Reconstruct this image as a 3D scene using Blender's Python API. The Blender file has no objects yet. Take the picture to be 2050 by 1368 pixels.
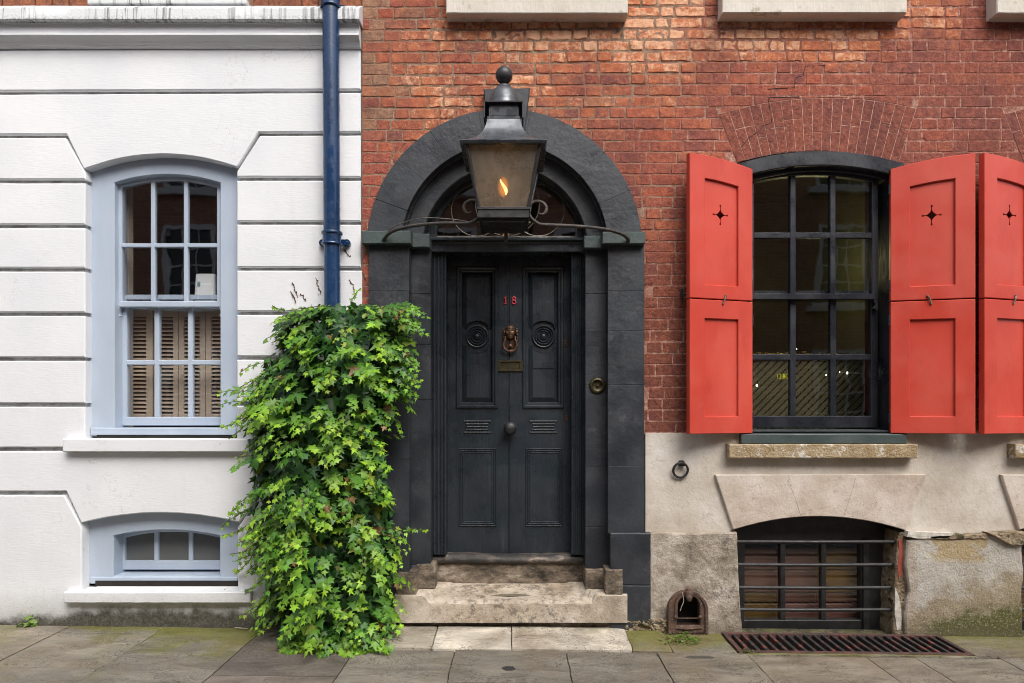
import bpy, bmesh, math, random
import numpy as np
from mathutils import Vector, Matrix, noise
from mathutils.geometry import tessellate_polygon

R = math.radians
rnd = random.Random(7)
D, F, CX, CY, ZC = 4.7, 290.0, 1035.0, 815.0, 1.525   # camera distance, px per metre on the wall, principal point, eye height
sc = bpy.context.scene
COL = sc.collection


def X(px, y=0.0): return (px - CX) / F * (1 + y / D)
def Z(py, y=0.0): return ZC + (CY - py) / F * (1 + y / D)
def P(px, py, y=0.0): return Vector((X(px, y), y, Z(py, y)))
def G(x): return -.0067 - .0117 * x                    # the pavement falls gently to the right
def lerp(a, b, t): return a + (b - a) * t
def smooth(a, b, v):
    t = min(1, max(0, (v - a) / (b - a))); return t * t * (3 - 2 * t)
def mixc(a, b, t): return tuple(lerp(x, y, t) for x, y in zip(a, b))
def nz(x, y, z=0.0, s=1.0): return noise.noise((x * s, y * s, z * s))

# ------------------------------------------------------------------ materials


class NT:
    def __init__(s, name):
        s.m = bpy.data.materials.new(name); s.m.use_nodes = True
        s.t = s.m.node_tree; s.t.nodes.clear()
        s.out = s.t.nodes.new('ShaderNodeOutputMaterial')
        s._pos = None

    def n(s, typ, props=None, **ins):
        nd = s.t.nodes.new(typ)
        for k, v in (props or {}).items(): setattr(nd, k, v)
        for k, v in ins.items():
            key = int(k[1:]) if k[0] == '_' and k[1:].isdigit() else k.replace('_', ' ')
            s.put(nd.inputs[key], v)
        return nd

    def put(s, sock, v):
        if isinstance(v, bpy.types.NodeSocket): s.t.links.new(v, sock)
        else:
            if isinstance(v, (tuple, list)) and sock.type == 'RGBA' and len(v) == 3: v = (*v, 1)
            sock.default_value = v

    def pos(s):
        if s._pos is None: s._pos = s.n('ShaderNodeNewGeometry').outputs['Position']
        return s._pos

    def obj(s): return s.n('ShaderNodeTexCoord').outputs['Object']

    def vec(s, stretch, v=None):
        return s.n('ShaderNodeVectorMath', {'operation': 'MULTIPLY'}, _0=v or s.pos(), _1=stretch).outputs[0]

    def noise(s, scale, detail=5, rough=.55, stretch=None, v=None, dist=0.0):
        vv = v or s.pos()
        if stretch: vv = s.vec(stretch, vv)
        o = s.n('ShaderNodeTexNoise', None, Vector=vv, Scale=scale, Detail=detail, Roughness=rough, Distortion=dist).outputs[0]
        return s.n('ShaderNodeMapRange', {'clamp': False}, Value=o, From_Min=.18, From_Max=.82, To_Min=0.0, To_Max=1.0).outputs[0]

    def voro(s, scale, stretch=None, feature='F1', out='Distance'):
        vv = s.vec(stretch) if stretch else s.pos()
        return s.n('ShaderNodeTexVoronoi', {'feature': feature}, Vector=vv, Scale=scale).outputs[out]

    def ramp(s, fac, stops):
        r = s.n('ShaderNodeValToRGB', None, Fac=fac); e = r.color_ramp.elements
        while len(e) < len(stops): e.new(.5)
        for el, (p, c) in zip(e, stops):
            el.position = p; el.color = (*c, 1) if isinstance(c, tuple) else (c, c, c, 1)
        return r.outputs[0]

    def mr(s, v, a, b, c=0.0, d=1.0):
        return s.n('ShaderNodeMapRange', {'interpolation_type': 'SMOOTHSTEP'}, Value=v, From_Min=a, From_Max=b, To_Min=c, To_Max=d).outputs[0]

    def mix(s, fac, a, b, blend='MIX'):
        nd = s.t.nodes.new('ShaderNodeMix'); nd.data_type = 'RGBA'; nd.blend_type = blend
        s.put(nd.inputs[0], fac); s.put(nd.inputs[6], a); s.put(nd.inputs[7], b)
        return nd.outputs[2]

    def math(s, op, a, b=0.0, clamp=False):
        nd = s.n('ShaderNodeMath', {'operation': op, 'use_clamp': clamp}, _0=a, _1=b)
        return nd.outputs[0]

    def xyz(s, v=None):
        o = s.n('ShaderNodeSeparateXYZ', None, Vector=v or s.pos()).outputs
        return o[0], o[1], o[2]

    def attr(s, name='col'):
        o = s.n('ShaderNodeAttribute', {'attribute_name': name}).outputs
        return o['Color'], o['Alpha']

    def bump(s, h, strength=.3, dist=.01, normal=None):
        nd = s.n('ShaderNodeBump', None, Height=h, Strength=strength, Distance=dist)
        if normal is not None: s.put(nd.inputs['Normal'], normal)
        return nd.outputs[0]

    def bsdf(s, **kw):
        nd = s.n('ShaderNodeBsdfPrincipled')
        for k, v in kw.items(): s.put(nd.inputs[k.replace('_', ' ')], v)
        return nd.outputs[0]

    def done(s, sh):
        s.t.links.new(sh, s.out.inputs[0]); return s.m


def simple(name, c0, c1, scale=6, rough=.55, bump=.15, bscale=80, bdist=.004, metal=0.0, stretch=None, spec=.5,
           wear=None, wear_lo=.62, wear_hi=.70, wscale=14, coat=0.0, rvar=.12):
    t = NT(name)
    f = t.noise(scale, 6, .6, stretch)
    c = t.ramp(f, [(.3, c0), (.7, c1)])
    if wear:
        wf = t.mr(t.noise(wscale, 9, .7), wear_lo, wear_hi)
        c = t.mix(wf, c, wear)
    h = t.math('ADD', t.noise(bscale, 4, .6, stretch), t.math('MULTIPLY', t.noise(bscale * .12, 4), 1.5))
    ro = t.mr(t.noise(scale * 3, 4), .3, .7, max(.02, rough - rvar), min(1, rough + rvar))
    return t.done(t.bsdf(Base_Color=c, Roughness=ro, Metallic=metal, Specular_IOR_Level=spec, Coat_Weight=coat,
                         Normal=t.bump(h, bump, bdist)))


M = {}


def make_materials():
    # white masonry paint: brush marks, faint cracks and stains, splashed grime along the pavement
    t = NT('white_masonry_paint'); x, y, z = t.xyz()
    c = t.ramp(t.noise(1.3, 6, .6), [(.3, (.725, .745, .77)), (.7, (.80, .812, .832))])
    st = t.math('MULTIPLY', t.mr(t.noise(8, 9, .75, (1, 1, .16)), .60, .90), .30)
    c = t.mix(st, c, (.50, .49, .46))
    zn = t.math('ADD', z, t.math('MULTIPLY', t.math('SUBTRACT', t.noise(5, 8, .7), .5), .14))
    gr = t.mr(zn, .30, .02)
    c = t.mix(t.math('MULTIPLY', gr, .55), c, (.30, .29, .25))
    lowd = t.mr(t.math('ADD', zn, t.math('MULTIPLY', t.mr(x, -2.95, -3.15), .06)), .165, .08)
    sp = t.math('MULTIPLY', t.mr(t.noise(60, 8, .8), .75, .25), lowd)
    sp2 = t.math('MULTIPLY', t.mr(t.noise(110, 4, .7), .60, .75), t.mr(zn, .28, .12))
    c = t.mix(t.math('MULTIPLY', lowd, .88), c, (.105, .096, .068)); c = t.mix(t.math('MULTIPLY', sp, .92), c, (.026, .024, .017)); c = t.mix(t.math('MULTIPLY', sp2, .6), c, (.12, .115, .09))
    spk = t.mr(t.voro(26), .045, .02)
    c = t.mix(t.math('MULTIPLY', spk, .5), c, (.2, .17, .13))
    cr = t.n('ShaderNodeTexVoronoi', {'feature': 'DISTANCE_TO_EDGE'}, Vector=t.vec((1, 1, 1.6), t.n('ShaderNodeVectorMath', {'operation': 'ADD'}, _0=t.pos(), _1=t.n('ShaderNodeTexNoise', None, Vector=t.pos(), Scale=5.0, Detail=6.0).outputs[1]).outputs[0]), Scale=.9).outputs[0]
    crk = t.math('MULTIPLY', t.mr(cr, .006, .001), t.mr(t.noise(.9, 2), .5, .6))
    c = t.mix(t.math('MULTIPLY', crk, .28), c, (.35, .33, .3))
    h = t.math('ADD', t.noise(60, 5, .6, (.25, 1, 1.6)), t.math('MULTIPLY', t.noise(4, 5), 2.5))
    h = t.math('SUBTRACT', h, t.math('MULTIPLY', crk, .6))
    M['white'] = t.done(t.bsdf(Base_Color=c, Roughness=.62, Specular_IOR_Level=.35, Normal=t.bump(h, .16, .005)))

    t = NT('grimy_channel_paint')
    c = t.ramp(t.noise(11, 7, .7), [(.3, (.26, .25, .235)), (.68, (.50, .50, .49))])
    M['groove'] = t.done(t.bsdf(Base_Color=c, Roughness=.8, Normal=t.bump(t.noise(70, 4), .4, .006)))

    # cornice coping: streaks of soot
    t = NT('streaked_white_paint'); x, y, z = t.xyz()
    s1 = t.mr(t.noise(30, 5, .7, (1, .2, .03)), .50, .66)
    s2 = t.mr(t.noise(2.2, 3, .5, (1, .1, .1)), .30, .60)
    k = t.math('MULTIPLY', s1, s2)
    low = t.mr(z, Z(25, -.12), Z(41, -.12))
    k = t.math('ADD', k, t.math('MULTIPLY', t.mr(t.noise(60, 5, .7), .45, .6), t.math('MULTIPLY', low, .55)), True)
    c = t.mix(t.math('MULTIPLY', k, .8), (.66, .68, .69), (.10, .105, .10))
    M['coping'] = t.done(t.bsdf(Base_Color=c, Roughness=.7, Normal=t.bump(t.noise(60, 5), .35, .006)))

    M['blue'] = simple('pale_blue_paint', (.38, .45, .55), (.44, .51, .605), 3, .42, .12, 70, .003, stretch=(1, 1, .4), wear=(.26, .30, .36), wear_lo=.88, wear_hi=.93, wscale=22)
    M['louvre'] = simple('cream_shutter_paint', (.52, .42, .33), (.60, .50, .40), 4, .5, .1)
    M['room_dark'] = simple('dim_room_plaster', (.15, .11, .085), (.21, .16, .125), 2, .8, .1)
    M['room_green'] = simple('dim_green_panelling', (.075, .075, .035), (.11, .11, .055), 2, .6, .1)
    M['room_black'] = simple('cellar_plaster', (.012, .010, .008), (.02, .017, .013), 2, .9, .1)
    M['curtain'] = simple('pale_linen', (.40, .36, .30), (.5, .45, .38), 4, .8, .1)
    M['plastic'] = simple('white_plastic', (.78, .79, .80), (.80, .81, .82), 3, .3, .02, rvar=.03)
    M['teal'] = simple('teal_print', (.01, .22, .24), (.01, .26, .28), 3, .4, .02)
    M['navy'] = simple('navy_gloss_paint', (.008, .032, .090), (.012, .044, .120), 5, .22, .16, 90, .003, wear=(.09, .13, .2), wear_lo=.84, wear_hi=.90, wscale=60, coat=.15)
    M['iron'] = simple('black_ironwork', (.018, .018, .019), (.032, .032, .034), 12, .42, .3, 110, .003, wear=(.09, .08, .075), wear_lo=.80, wear_hi=.88, wscale=50)
    M['bracket'] = simple('weathered_wrought_iron', (.045, .042, .042), (.075, .066, .06), 14, .5, .35, 110, .003, wear=(.16, .12, .09), wear_lo=.60, wear_hi=.7, wscale=50)
    M['lamp_metal'] = simple('grey_lantern_metal', (.055, .062, .072), (.10, .108, .12), 5, .30, .12, 60, .003, metal=.35, wear=(.13, .12, .11), wear_lo=.84, wear_hi=.92, wscale=40)
    M['rust'] = simple('rusty_cast_iron', (.060, .036, .026), (.125, .070, .048), 16, .75, .5, 90, .006, wear=(.20, .15, .12), wear_lo=.58, wear_hi=.68, wscale=40)
    M['bronze'] = simple('aged_bronze', (.065, .036, .020), (.15, .082, .046), 30, .42, .2, 160, .002, metal=.55)
    M['brass'] = simple('tarnished_brass', (.050, .042, .022), (.085, .072, .038), 25, .42, .2, 120, .002, metal=.6)
    M['number'] = simple('red_number_enamel', (.50, .03, .05), (.62, .06, .075), 50, .35, .1)
    M['flame'] = None
    t = NT('gas_flame')
    z = t.xyz()[2]
    c = t.ramp(t.mr(z, 2.80, 2.92), [(0, (1, .30, .03)), (.5, (1, .55, .12)), (1, (1, .34, .03))])
    lw = t.n('ShaderNodeLayerWeight', None, Blend=.35).outputs['Facing']
    c = t.mix(t.mr(lw, .1, .75), (1, .62, .20), (1, .20, .01))
    M['flame'] = t.done(t.n('ShaderNodeEmission', None, Color=c, Strength=t.mr(lw, .1, .8, 4.5, 1.1)).outputs[0])

    t = NT('flame_glow_halo')  # faint emissive shell added for the glow around the flame
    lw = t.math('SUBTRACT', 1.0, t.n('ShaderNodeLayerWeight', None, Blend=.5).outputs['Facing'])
    t.done(t.n('ShaderNodeMixShader', None, _0=t.math('MULTIPLY', t.math('POWER', lw, 3.5), .50), _1=t.n('ShaderNodeBsdfTransparent').outputs[0], _2=t.n('ShaderNodeEmission', None, Color=(1, .30, .03), Strength=1.0).outputs[0]).outputs[0]); M["halo"] = t.m
    # charcoal paint on stone (surround) and on wood (door)
    for nm, key, a, b, wr, bs, st, dust in (('charcoal_stone_paint', 'surround', (.021, .024, .030), (.038, .043, .052), .43, 30, None, .75),
                                            ('charcoal_door_paint', 'door', (.013, .018, .023), (.025, .032, .040), .31, 60, (1, 1, .10), .38),
                                            ('worn_green_black_paint', 'impost', (.030, .046, .047), (.060, .082, .080), .5, 30, None, .8),
                                            ('blue_black_frame_paint', 'frame', (.0105, .0125, .018), (.020, .023, .031), .36, 55, (1, 1, .2), .25)):
        t = NT(nm)
        c = t.ramp(t.noise(2.6, 7, .62, st), [(.28, a), (.72, b)])
        gr = t.math('MULTIPLY', t.mr(t.noise(3.1, 6, .7), .50, .72), .45)
        c = t.mix(gr, c, (b[0] * .8, b[1] * 1.05, b[2] * .98))
        d = t.math('MULTIPLY', t.math('MULTIPLY', t.mr(t.noise(9, 12, .85, st), .46, .95), t.mr(t.noise(1.8, 5, .6), .35, .70)), dust)
        c = t.mix(d, c, (.165, .165, .175))
        ch = t.math('MULTIPLY', t.mr(t.noise(38, 4, .6), .92, .95), .8)
        c = t.mix(ch, c, (.24, .23, .21))
        h = t.math('ADD', t.noise(bs, 6, .65, st), t.math('MULTIPLY', t.noise(5, 5), 2))
        M[key] = t.done(t.bsdf(Base_Color=c, Roughness=t.mr(t.noise(5, 5), .3, .7, wr - .1, wr + .14), Normal=t.bump(h, .32, .006)))

    # red gloss shutters
    t = NT('red_shutter_paint')
    c = t.ramp(t.noise(2.0, 5, .6, (1, 1, .5)), [(.3, (.50, .050, .030)), (.7, (.59, .072, .046))])
    fd = t.math('MULTIPLY', t.mr(t.noise(1.5, 4, .6), .45, .7), .30)
    c = t.mix(fd, c, (.62, .12, .085)); c = t.mix(t.math('MULTIPLY', t.mr(t.noise(2.7, 8, .72, (1, 1, .4)), .55, .85), .45), c, (.36, .035, .024))
    sp = t.math('MULTIPLY', t.mr(t.noise(55, 5, .7, (1, 1, .5)), .86, .92), t.mr(t.noise(2.2, 4), .45, .65, .1, .8))
    c = t.mix(sp, c, (.25, .03, .02))
    M['red'] = t.done(t.bsdf(Base_Color=c, Roughness=t.mr(t.noise(4, 4), .3, .7, .34, .5), Specular_IOR_Level=.4,
                             Normal=t.bump(t.math('ADD', t.noise(80, 3, .6, (1, 1, .2)), t.math('MULTIPLY', t.noise(6, 4), 1.5)), .10, .004)))

    # bricks: colour of each brick comes with the brick, alpha says how weathered its face is
    t = NT('weathered_brick'); col, worn = t.attr()
    c = t.mix(t.mr(t.noise(30, 8, .75), .2, .8), t.mix(.50, col, (.055, .022, .020)), t.mix(.22, col, (.72, .28, .15)))
    mar = t.mr(t.noise(6, 8, .7), .50, .72)
    c = t.mix(t.math('MULTIPLY', mar, .50), c, (.165, .060, .058))
    om = t.math('ADD', t.math('MULTIPLY', t.noise(5.5, 9, .75, (1, 1, .8)), .62), t.math('MULTIPLY', t.noise(26, 8, .75), .38))
    om = t.math('ADD', om, t.math('MULTIPLY', worn, .46))
    c = t.mix(t.math('MULTIPLY', t.mr(om, .62, .92), .85), c, t.mix(t.noise(12, 4), (.46, .120, .052), (.66, .250, .110)))
    pm = t.math('ADD', t.math('ADD', t.math('MULTIPLY', t.noise(7, 10, .76), .6), t.math('MULTIPLY', t.noise(28, 8, .76), .4)), t.math('MULTIPLY', worn, .47))
    c = t.mix(t.math('MULTIPLY', t.mr(pm, .80, 1.02), .85), c, (.80, .48, .30))
    spk = t.math('MULTIPLY', t.mr(t.noise(75, 6, .8), .58, .78), t.mr(t.noise(4.5, 6, .7), .30, .62))
    c = t.mix(t.math('MULTIPLY', spk, .70), c, (.68, .34, .20))
    lime = t.mr(t.noise(13, 10, .8), .76, .84)
    c = t.mix(t.math('MULTIPLY', lime, .55), c, (.62, .50, .44))
    so = t.math('MULTIPLY', t.mr(t.noise(1.7, 8, .72), .44, .74), .50)
    c = t.mix(so, c, (.095, .038, .038))
    hole = t.math('MULTIPLY', t.mr(t.voro(70), .16, .06), t.mr(t.noise(5, 3), .45, .6))
    c = t.mix(t.math('MULTIPLY', hole, .8), c, (.025, .012, .010))
    h = t.math('ADD', t.noise(60, 8, .72), t.math('MULTIPLY', t.noise(16, 7, .7), 1.6))
    h = t.math('SUBTRACT', h, t.math('MULTIPLY', hole, 1.2))
    M['brick'] = t.done(t.bsdf(Base_Color=c, Roughness=.86, Specular_IOR_Level=.2, Normal=t.bump(h, .65, .007)))

    t = NT('old_lime_mortar'); x, y, z = t.xyz()
    wob = t.math('MULTIPLY', t.math('SUBTRACT', t.noise(1.6, 4), .5), 1.3)
    rt = t.mr(t.math('ADD', t.math('SUBTRACT', x, t.math('MULTIPLY', z, .35)), wob), -.7, .45)
    pale = t.ramp(t.noise(24, 9, .75), [(.20, (.08, .055, .04)), (.48, (.28, .195, .135)), (.85, (.50, .37, .27))])
    redm = t.ramp(t.noise(30, 9, .78), [(.22, (.07, .03, .025)), (.45, (.33, .16, .12)), (.75, (.68, .47, .38))])
    c = t.mix(rt, pale, redm)
    wash = t.mr(t.noise(3.3, 9, .75), .42, .62)
    c = t.mix(t.math('MULTIPLY', wash, t.mr(rt, 0.0, 1.0, .55, .85)), c, t.mix(t.noise(40, 7, .75), (.16, .055, .045), (.40, .14, .095)))
    gap = t.mr(t.noise(21, 8, .8), .66, .74)
    c = t.mix(t.math('MULTIPLY', gap, .85), c, (.035, .022, .018))
    M['mortar'] = t.done(t.bsdf(Base_Color=c, Roughness=.95, Specular_IOR_Level=.1, Normal=t.bump(t.noise(90, 6, .7), .7, .008)))

    M['arch_joint'] = simple('thin_lime_joint', (.30, .14, .11), (.62, .42, .33), 26, .95, .5, 90, .004, spec=.1)
    # limewashed render and plinth stone
    t = NT('buff_limewash_render'); x, y, z = t.xyz()
    c = t.ramp(t.noise(2.2, 7, .65), [(.25, (.46, .395, .32)), (.5, (.58, .525, .455)), (.75, (.68, .65, .60))])
    c = t.mix(t.math('MULTIPLY', t.mr(t.noise(11, 9, .75), .55, .75), .45), c, (.36, .30, .23))
    c = t.mix(t.math('MULTIPLY', t.mr(t.voro(19), .05, .02), .8), c, (.08, .06, .05))
    h = t.math('ADD', t.noise(45, 7, .7), t.math('MULTIPLY', t.noise(6, 5), 2))
    M['render'] = t.done(t.bsdf(Base_Color=c, Roughness=.9, Specular_IOR_Level=.2, Normal=t.bump(h, .45, .006)))

    t = NT('pinkish_lintel_stone')
    c = t.ramp(t.noise(3.5, 8, .7), [(.22, (.42, .34, .275)), (.5, (.56, .48, .405)), (.78, (.68, .62, .56))])
    c = t.mix(t.math('MULTIPLY', t.mr(t.noise(16, 9, .8), .56, .74), .55), c, (.30, .22, .16))
    c = t.mix(t.math('MULTIPLY', t.mr(t.voro(24), .09, .03), .8), c, (.10, .07, .05))
    M['lintel'] = t.done(t.bsdf(Base_Color=c, Roughness=.9, Specular_IOR_Level=.2, Normal=t.bump(t.math('ADD', t.noise(60, 7, .7), t.math('MULTIPLY', t.noise(12, 5), 1.5)), .5, .006)))

    t = NT('stained_plinth_stone'); x, y, z = t.xyz()
    c = t.ramp(t.noise(4.5, 9, .72), [(.25, (.18, .15, .12)), (.48, (.40, .34, .275)), (.70, (.60, .54, .47))])
    bl = t.mr(t.noise(7, 10, .8), .52, .66)
    rightb = t.mr(x, 1.15, 1.45); left_only = t.mr(x, 2.2, 1.9)
    c = t.mix(t.math('MULTIPLY', t.math('MULTIPLY', bl, left_only), t.math('ADD', t.math('MULTIPLY', rightb, .5), .25)), c, (.085, .075, .065))
    # the block right of the cellar window has lost its limewash in places and is green with algae low down
    rr = t.mr(x, 2.62, 2.72)
    wash = t.ramp(t.noise(5, 8, .7), [(.3, (.40, .365, .31)), (.7, (.56, .53, .48))])
    edge = t.math('ADD', t.mr(x, 2.68, 2.78), t.math('MULTIPLY', t.math('SUBTRACT', t.noise(9, 8, .7), .5), 1.6))
    c = t.mix(t.math('MULTIPLY', rr, t.mr(edge, .3, .6)), c, wash)
    och = t.math('MULTIPLY', t.math('MULTIPLY', t.mr(t.math('ADD', t.math('ABSOLUTE', t.math('SUBTRACT', x, 2.98)), t.math('MULTIPLY', t.noise(8, 6), .3)), .36, .30), t.mr(z, .44, .50)), rr)
    c = t.mix(t.math('MULTIPLY', och, t.mr(t.noise(22, 8, .8), .2, .6, .25, .9)), c, (.42, .31, .15))
    br = t.math('MULTIPLY', rr, t.mr(t.math('ADD', t.math('SUBTRACT', z, t.math('MULTIPLY', t.math('SUBTRACT', x, 2.9), .35)), t.math('MULTIPLY', t.math('SUBTRACT', t.noise(6, 8, .7), .5), .5)), .28, .12))
    c = t.mix(t.math('MULTIPLY', br, .75), c, (.27, .205, .115))
    gn = t.math('MULTIPLY', t.mr(x, 2.66, 2.95), t.mr(t.math('ADD', t.math('SUBTRACT', z, t.math('MULTIPLY', t.math('SUBTRACT', x, 2.9), .12)), t.math('MULTIPLY', t.math('SUBTRACT', t.noise(10, 9, .75), .5), .30)), .15, .02))
    c = t.mix(t.math('MULTIPLY', gn, .85), c, (.075, .085, .020))
    lic = t.math('MULTIPLY', t.mr(t.noise(75, 5, .7), .60, .68), rr)
    c = t.mix(t.math('MULTIPLY', lic, .5), c, (.58, .53, .40))
    base = t.mr(t.math('ADD', z, t.math('MULTIPLY', t.noise(8, 7), .12)), .12, .04)
    c = t.mix(t.math('MULTIPLY', base, .45), c, (.11, .095, .06))
    h = t.math('ADD', t.noise(42, 9, .75), t.math('MULTIPLY', t.noise(9, 8, .7), 2.2))
    M['plinth'] = t.done(t.bsdf(Base_Color=c, Roughness=.95, Specular_IOR_Level=.15, Normal=t.bump(h, .8, .010)))

    M['rubble'] = simple('crumbling_lime_mortar', (.20, .15, .09), (.42, .34, .24), 9, .95, 1.0, 45, .02, spec=.1, wear=(.10, .085, .05), wear_lo=.56, wear_hi=.66, wscale=12)
    M['flake_red'] = simple('flaking_red_paint', (.30, .06, .04), (.40, .085, .055), 12, .7, .4)
    M['flake_white'] = simple('flaking_limewash', (.42, .38, .31), (.66, .63, .57), 22, .9, .8, wear=(.25, .2, .14), wear_lo=.62, wear_hi=.75, wscale=30)
    M['sill_stone'] = simple('lichen_spotted_sill_stone', (.30, .215, .115), (.44, .35, .23), 12, .92, .9, 60, .009, spec=.15, wear=(.60, .56, .50), wear_lo=.56, wear_hi=.66, wscale=17)
    M['portland'] = simple('pale_portland_stone', (.58, .535, .46), (.68, .64, .57), 3, .85, .4, 60, .006, stretch=(1, 1, .3), spec=.2, wear=(.42, .37, .29), wear_lo=.60, wear_hi=.76, wscale=8)

    t = NT('worn_doorstep_stone'); x, y, z = t.xyz()
    c = t.ramp(t.noise(4, 9, .7), [(.25, (.33, .262, .195)), (.5, (.52, .445, .355)), (.75, (.68, .61, .525))])
    dk = t.mr(t.math('ADD', t.noise(15, 10, .8), t.math('MULTIPLY', t.mr(z, .15, .24), .03)), .50, .64)
    c = t.mix(t.math('MULTIPLY', t.mr(t.noise(2.4, 8, .75), .42, .75), .55), c, (.23, .19, .145))
    cen = t.mr(t.math('ABSOLUTE', t.math('ADD', x, .03)), .66, .25)
    c = t.mix(t.math('MULTIPLY', dk, t.math('ADD', t.math('MULTIPLY', cen, .45), .20)), c, (.075, .062, .042))
    M['step'] = t.done(t.bsdf(Base_Color=c, Roughness=.9, Specular_IOR_Level=.2, Normal=t.bump(t.math('ADD', t.noise(55, 8, .72), t.math('MULTIPLY', t.noise(9, 7, .7), 2)), .6, .008)))
    t = NT('sooty_stone_riser')
    c = t.ramp(t.noise(7, 10, .78, (.7, 1, 1.4)), [(.30, (.035, .032, .026)), (.46, (.13, .105, .08)), (.60, (.25, .20, .15)), (.72, (.42, .36, .30))])
    M['riser'] = t.done(t.bsdf(Base_Color=c, Roughness=.9, Specular_IOR_Level=.2, Normal=t.bump(t.noise(35, 9, .75), .7, .010)))
    t = NT('worn_painted_threshold')
    c = t.ramp(t.noise(9, 9, .75, (.4, 1, 1)), [(.40, (.030, .029, .028)), (.55, (.09, .075, .065)), (.66, (.30, .24, .19))])
    M['threshold'] = t.done(t.bsdf(Base_Color=c, Roughness=.6, Normal=t.bump(t.noise(35, 8, .7), .6, .008)))

    # york stone paving: riven surface, moss in the damp strip near the houses
    t = NT('riven_york_stone'); x, y, z = t.xyz(); col, al = t.attr()
    n1 = t.noise(5, 9, .7, (.55, 1.5, 1), dist=.6)
    c = t.mix(1.0, col, t.ramp(n1, [(.15, (.50, .47, .43)), (.5, (1.0, 1.0, 1.0)), (.85, (1.5, 1.48, 1.44))]), 'MULTIPLY')
    c = t.mix(t.math('MULTIPLY', t.mr(t.noise(1.6, 7, .7), .45, .72), .50), c, (.19, .145, .095))
    riv = t.noise(2.2, 8, .62, (.9, 1.6, 1), dist=1.6)
    rl = t.math('ABSOLUTE', t.math('SUBTRACT', t.math('FRACT', t.math('MULTIPLY', riv, 8)), .5))
    c = t.mix(t.math('MULTIPLY', t.math('MULTIPLY', t.mr(rl, .13, .0), t.mr(t.noise(4, 3), .40, .55)), .85), c, (.035, .028, .020))
    ms = t.mr(t.math('ADD', t.math('MULTIPLY', t.noise(2.6, 8, .7), .8), t.math('MULTIPLY', al, .80)), .50, .92)
    c = t.mix(t.math('MULTIPLY', ms, .82), c, t.mix(t.noise(30, 6), (.105, .112, .014), (.20, .195, .030)))
    dst = t.math('MULTIPLY', t.mr(t.noise(120, 2), .70, .74), .5)
    c = t.mix(dst, c, (.38, .34, .28))
    rust = t.math('MULTIPLY', t.mr(t.noise(1.3, 5), .55, .75), .3)
    c = t.mix(rust, c, (.20, .135, .08))
    for (cx, cy_, rx, ry) in ((X(1018, -.72), -.72, .040, .035), (1.13, -.50, .10, .03)):
        ex = t.math('ADD', t.math('POWER', t.math('DIVIDE', t.math('SUBTRACT', x, cx), rx), 2.0), t.math('POWER', t.math('DIVIDE', t.math('SUBTRACT', y, cy_), ry), 2.0))
        k = t.mr(t.math('ADD', ex, t.math('MULTIPLY', t.math('SUBTRACT', t.noise(28, 4), .5), 1.6 if rx > .05 else .9)), 1.1, .9)
        c = t.mix(t.math('MULTIPLY', k, .9 if rx < .05 else .6), c, (.022, .022, .026))
    step = t.math('FLOOR', t.math('MULTIPLY', riv, 8))
    h = t.math('ADD', t.math('MULTIPLY', step, .55), t.math('ADD', t.math('MULTIPLY', n1, 1.2), t.math('MULTIPLY', t.noise(60, 6, .7), .35)))
    M['slab'] = t.done(t.bsdf(Base_Color=c, Roughness=t.mr(n1, .3, .7, .55, .85), Specular_IOR_Level=.35, Normal=t.bump(h, .9, .014)))
    M['joint'] = simple('mossy_sand_joint', (.045, .042, .025), (.12, .115, .045), 9, .95, .6, 90, .01, wear=(.16, .14, .09), wear_lo=.55, wear_hi=.65, wscale=25)
    M['road'] = simple('asphalt', (.045, .045, .047), (.06, .06, .062), 30, .9, .6, 200, .01)
    M['puddle'] = simple('muddy_water', (.16, .15, .10), (.19, .175, .12), 5, .06, .02, rvar=.03)

    # red/black grating
    t = NT('worn_grating_paint')
    c = t.ramp(t.noise(17, 9, .75), [(.50, (.028, .027, .029)), (.60, (.07, .05, .045)), (.67, (.30, .06, .045))])
    M['grate'] = t.done(t.bsdf(Base_Color=c, Roughness=.55, Normal=t.bump(t.noise(70, 5), .5, .006)))
    M['grate_rim'] = simple('rusty_red_rim', (.040, .030, .027), (.11, .045, .036), 14, .75, .5)

    # window glass: clear pane, slightly wavy, mirror reflection by fresnel only
    for key, wav, tint in (('glass', .012, (.92, .95, .93)), ('glass_left', .013, (.93, .94, .94))):
        t = NT('old_window_' + key)
        nrm = t.bump(t.noise(4.5, 2, .4, (1, 1, .7)), wav, .05)
        bf = t.n('ShaderNodeNewGeometry').outputs['Backfacing']
        ior = t.mr(bf, 0.0, 1.0, 1.52, 1 / 1.52)
        fr = t.n('ShaderNodeFresnel', None, IOR=ior, Normal=nrm).outputs[0]
        fr = t.math('MULTIPLY', fr, 2.8 if key == 'glass_left' else 1.8, True)
        gl = t.n('ShaderNodeBsdfGlossy', None, Roughness=.012, Normal=nrm, Color=(1, 1, 1)).outputs[0]
        tr = t.n('ShaderNodeBsdfTransparent', None, Color=tint).outputs[0]
        M[key] = t.done(t.n('ShaderNodeMixShader', None, _0=fr, _1=tr, _2=gl).outputs[0])
    # frosted cellar pane
    t = NT('dusty_window_glass')
    d = t.bsdf(Base_Color=(.20, .21, .21), Roughness=.25)
    tr = t.n('ShaderNodeBsdfTransparent', None, Color=(.8, .82, .82)).outputs[0]
    M['dusty'] = t.done(t.n('ShaderNodeMixShader', None, _0=.6, _1=tr, _2=d).outputs[0])
    # lantern glass: brown with soot
    t = NT('sooty_lantern_glass')
    f = t.mr(t.noise(7, 7, .65, (1, 1, .6)), .3, .75, .36, .56)
    d = t.bsdf(Base_Color=(.46, .41, .34), Roughness=.28)
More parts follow.
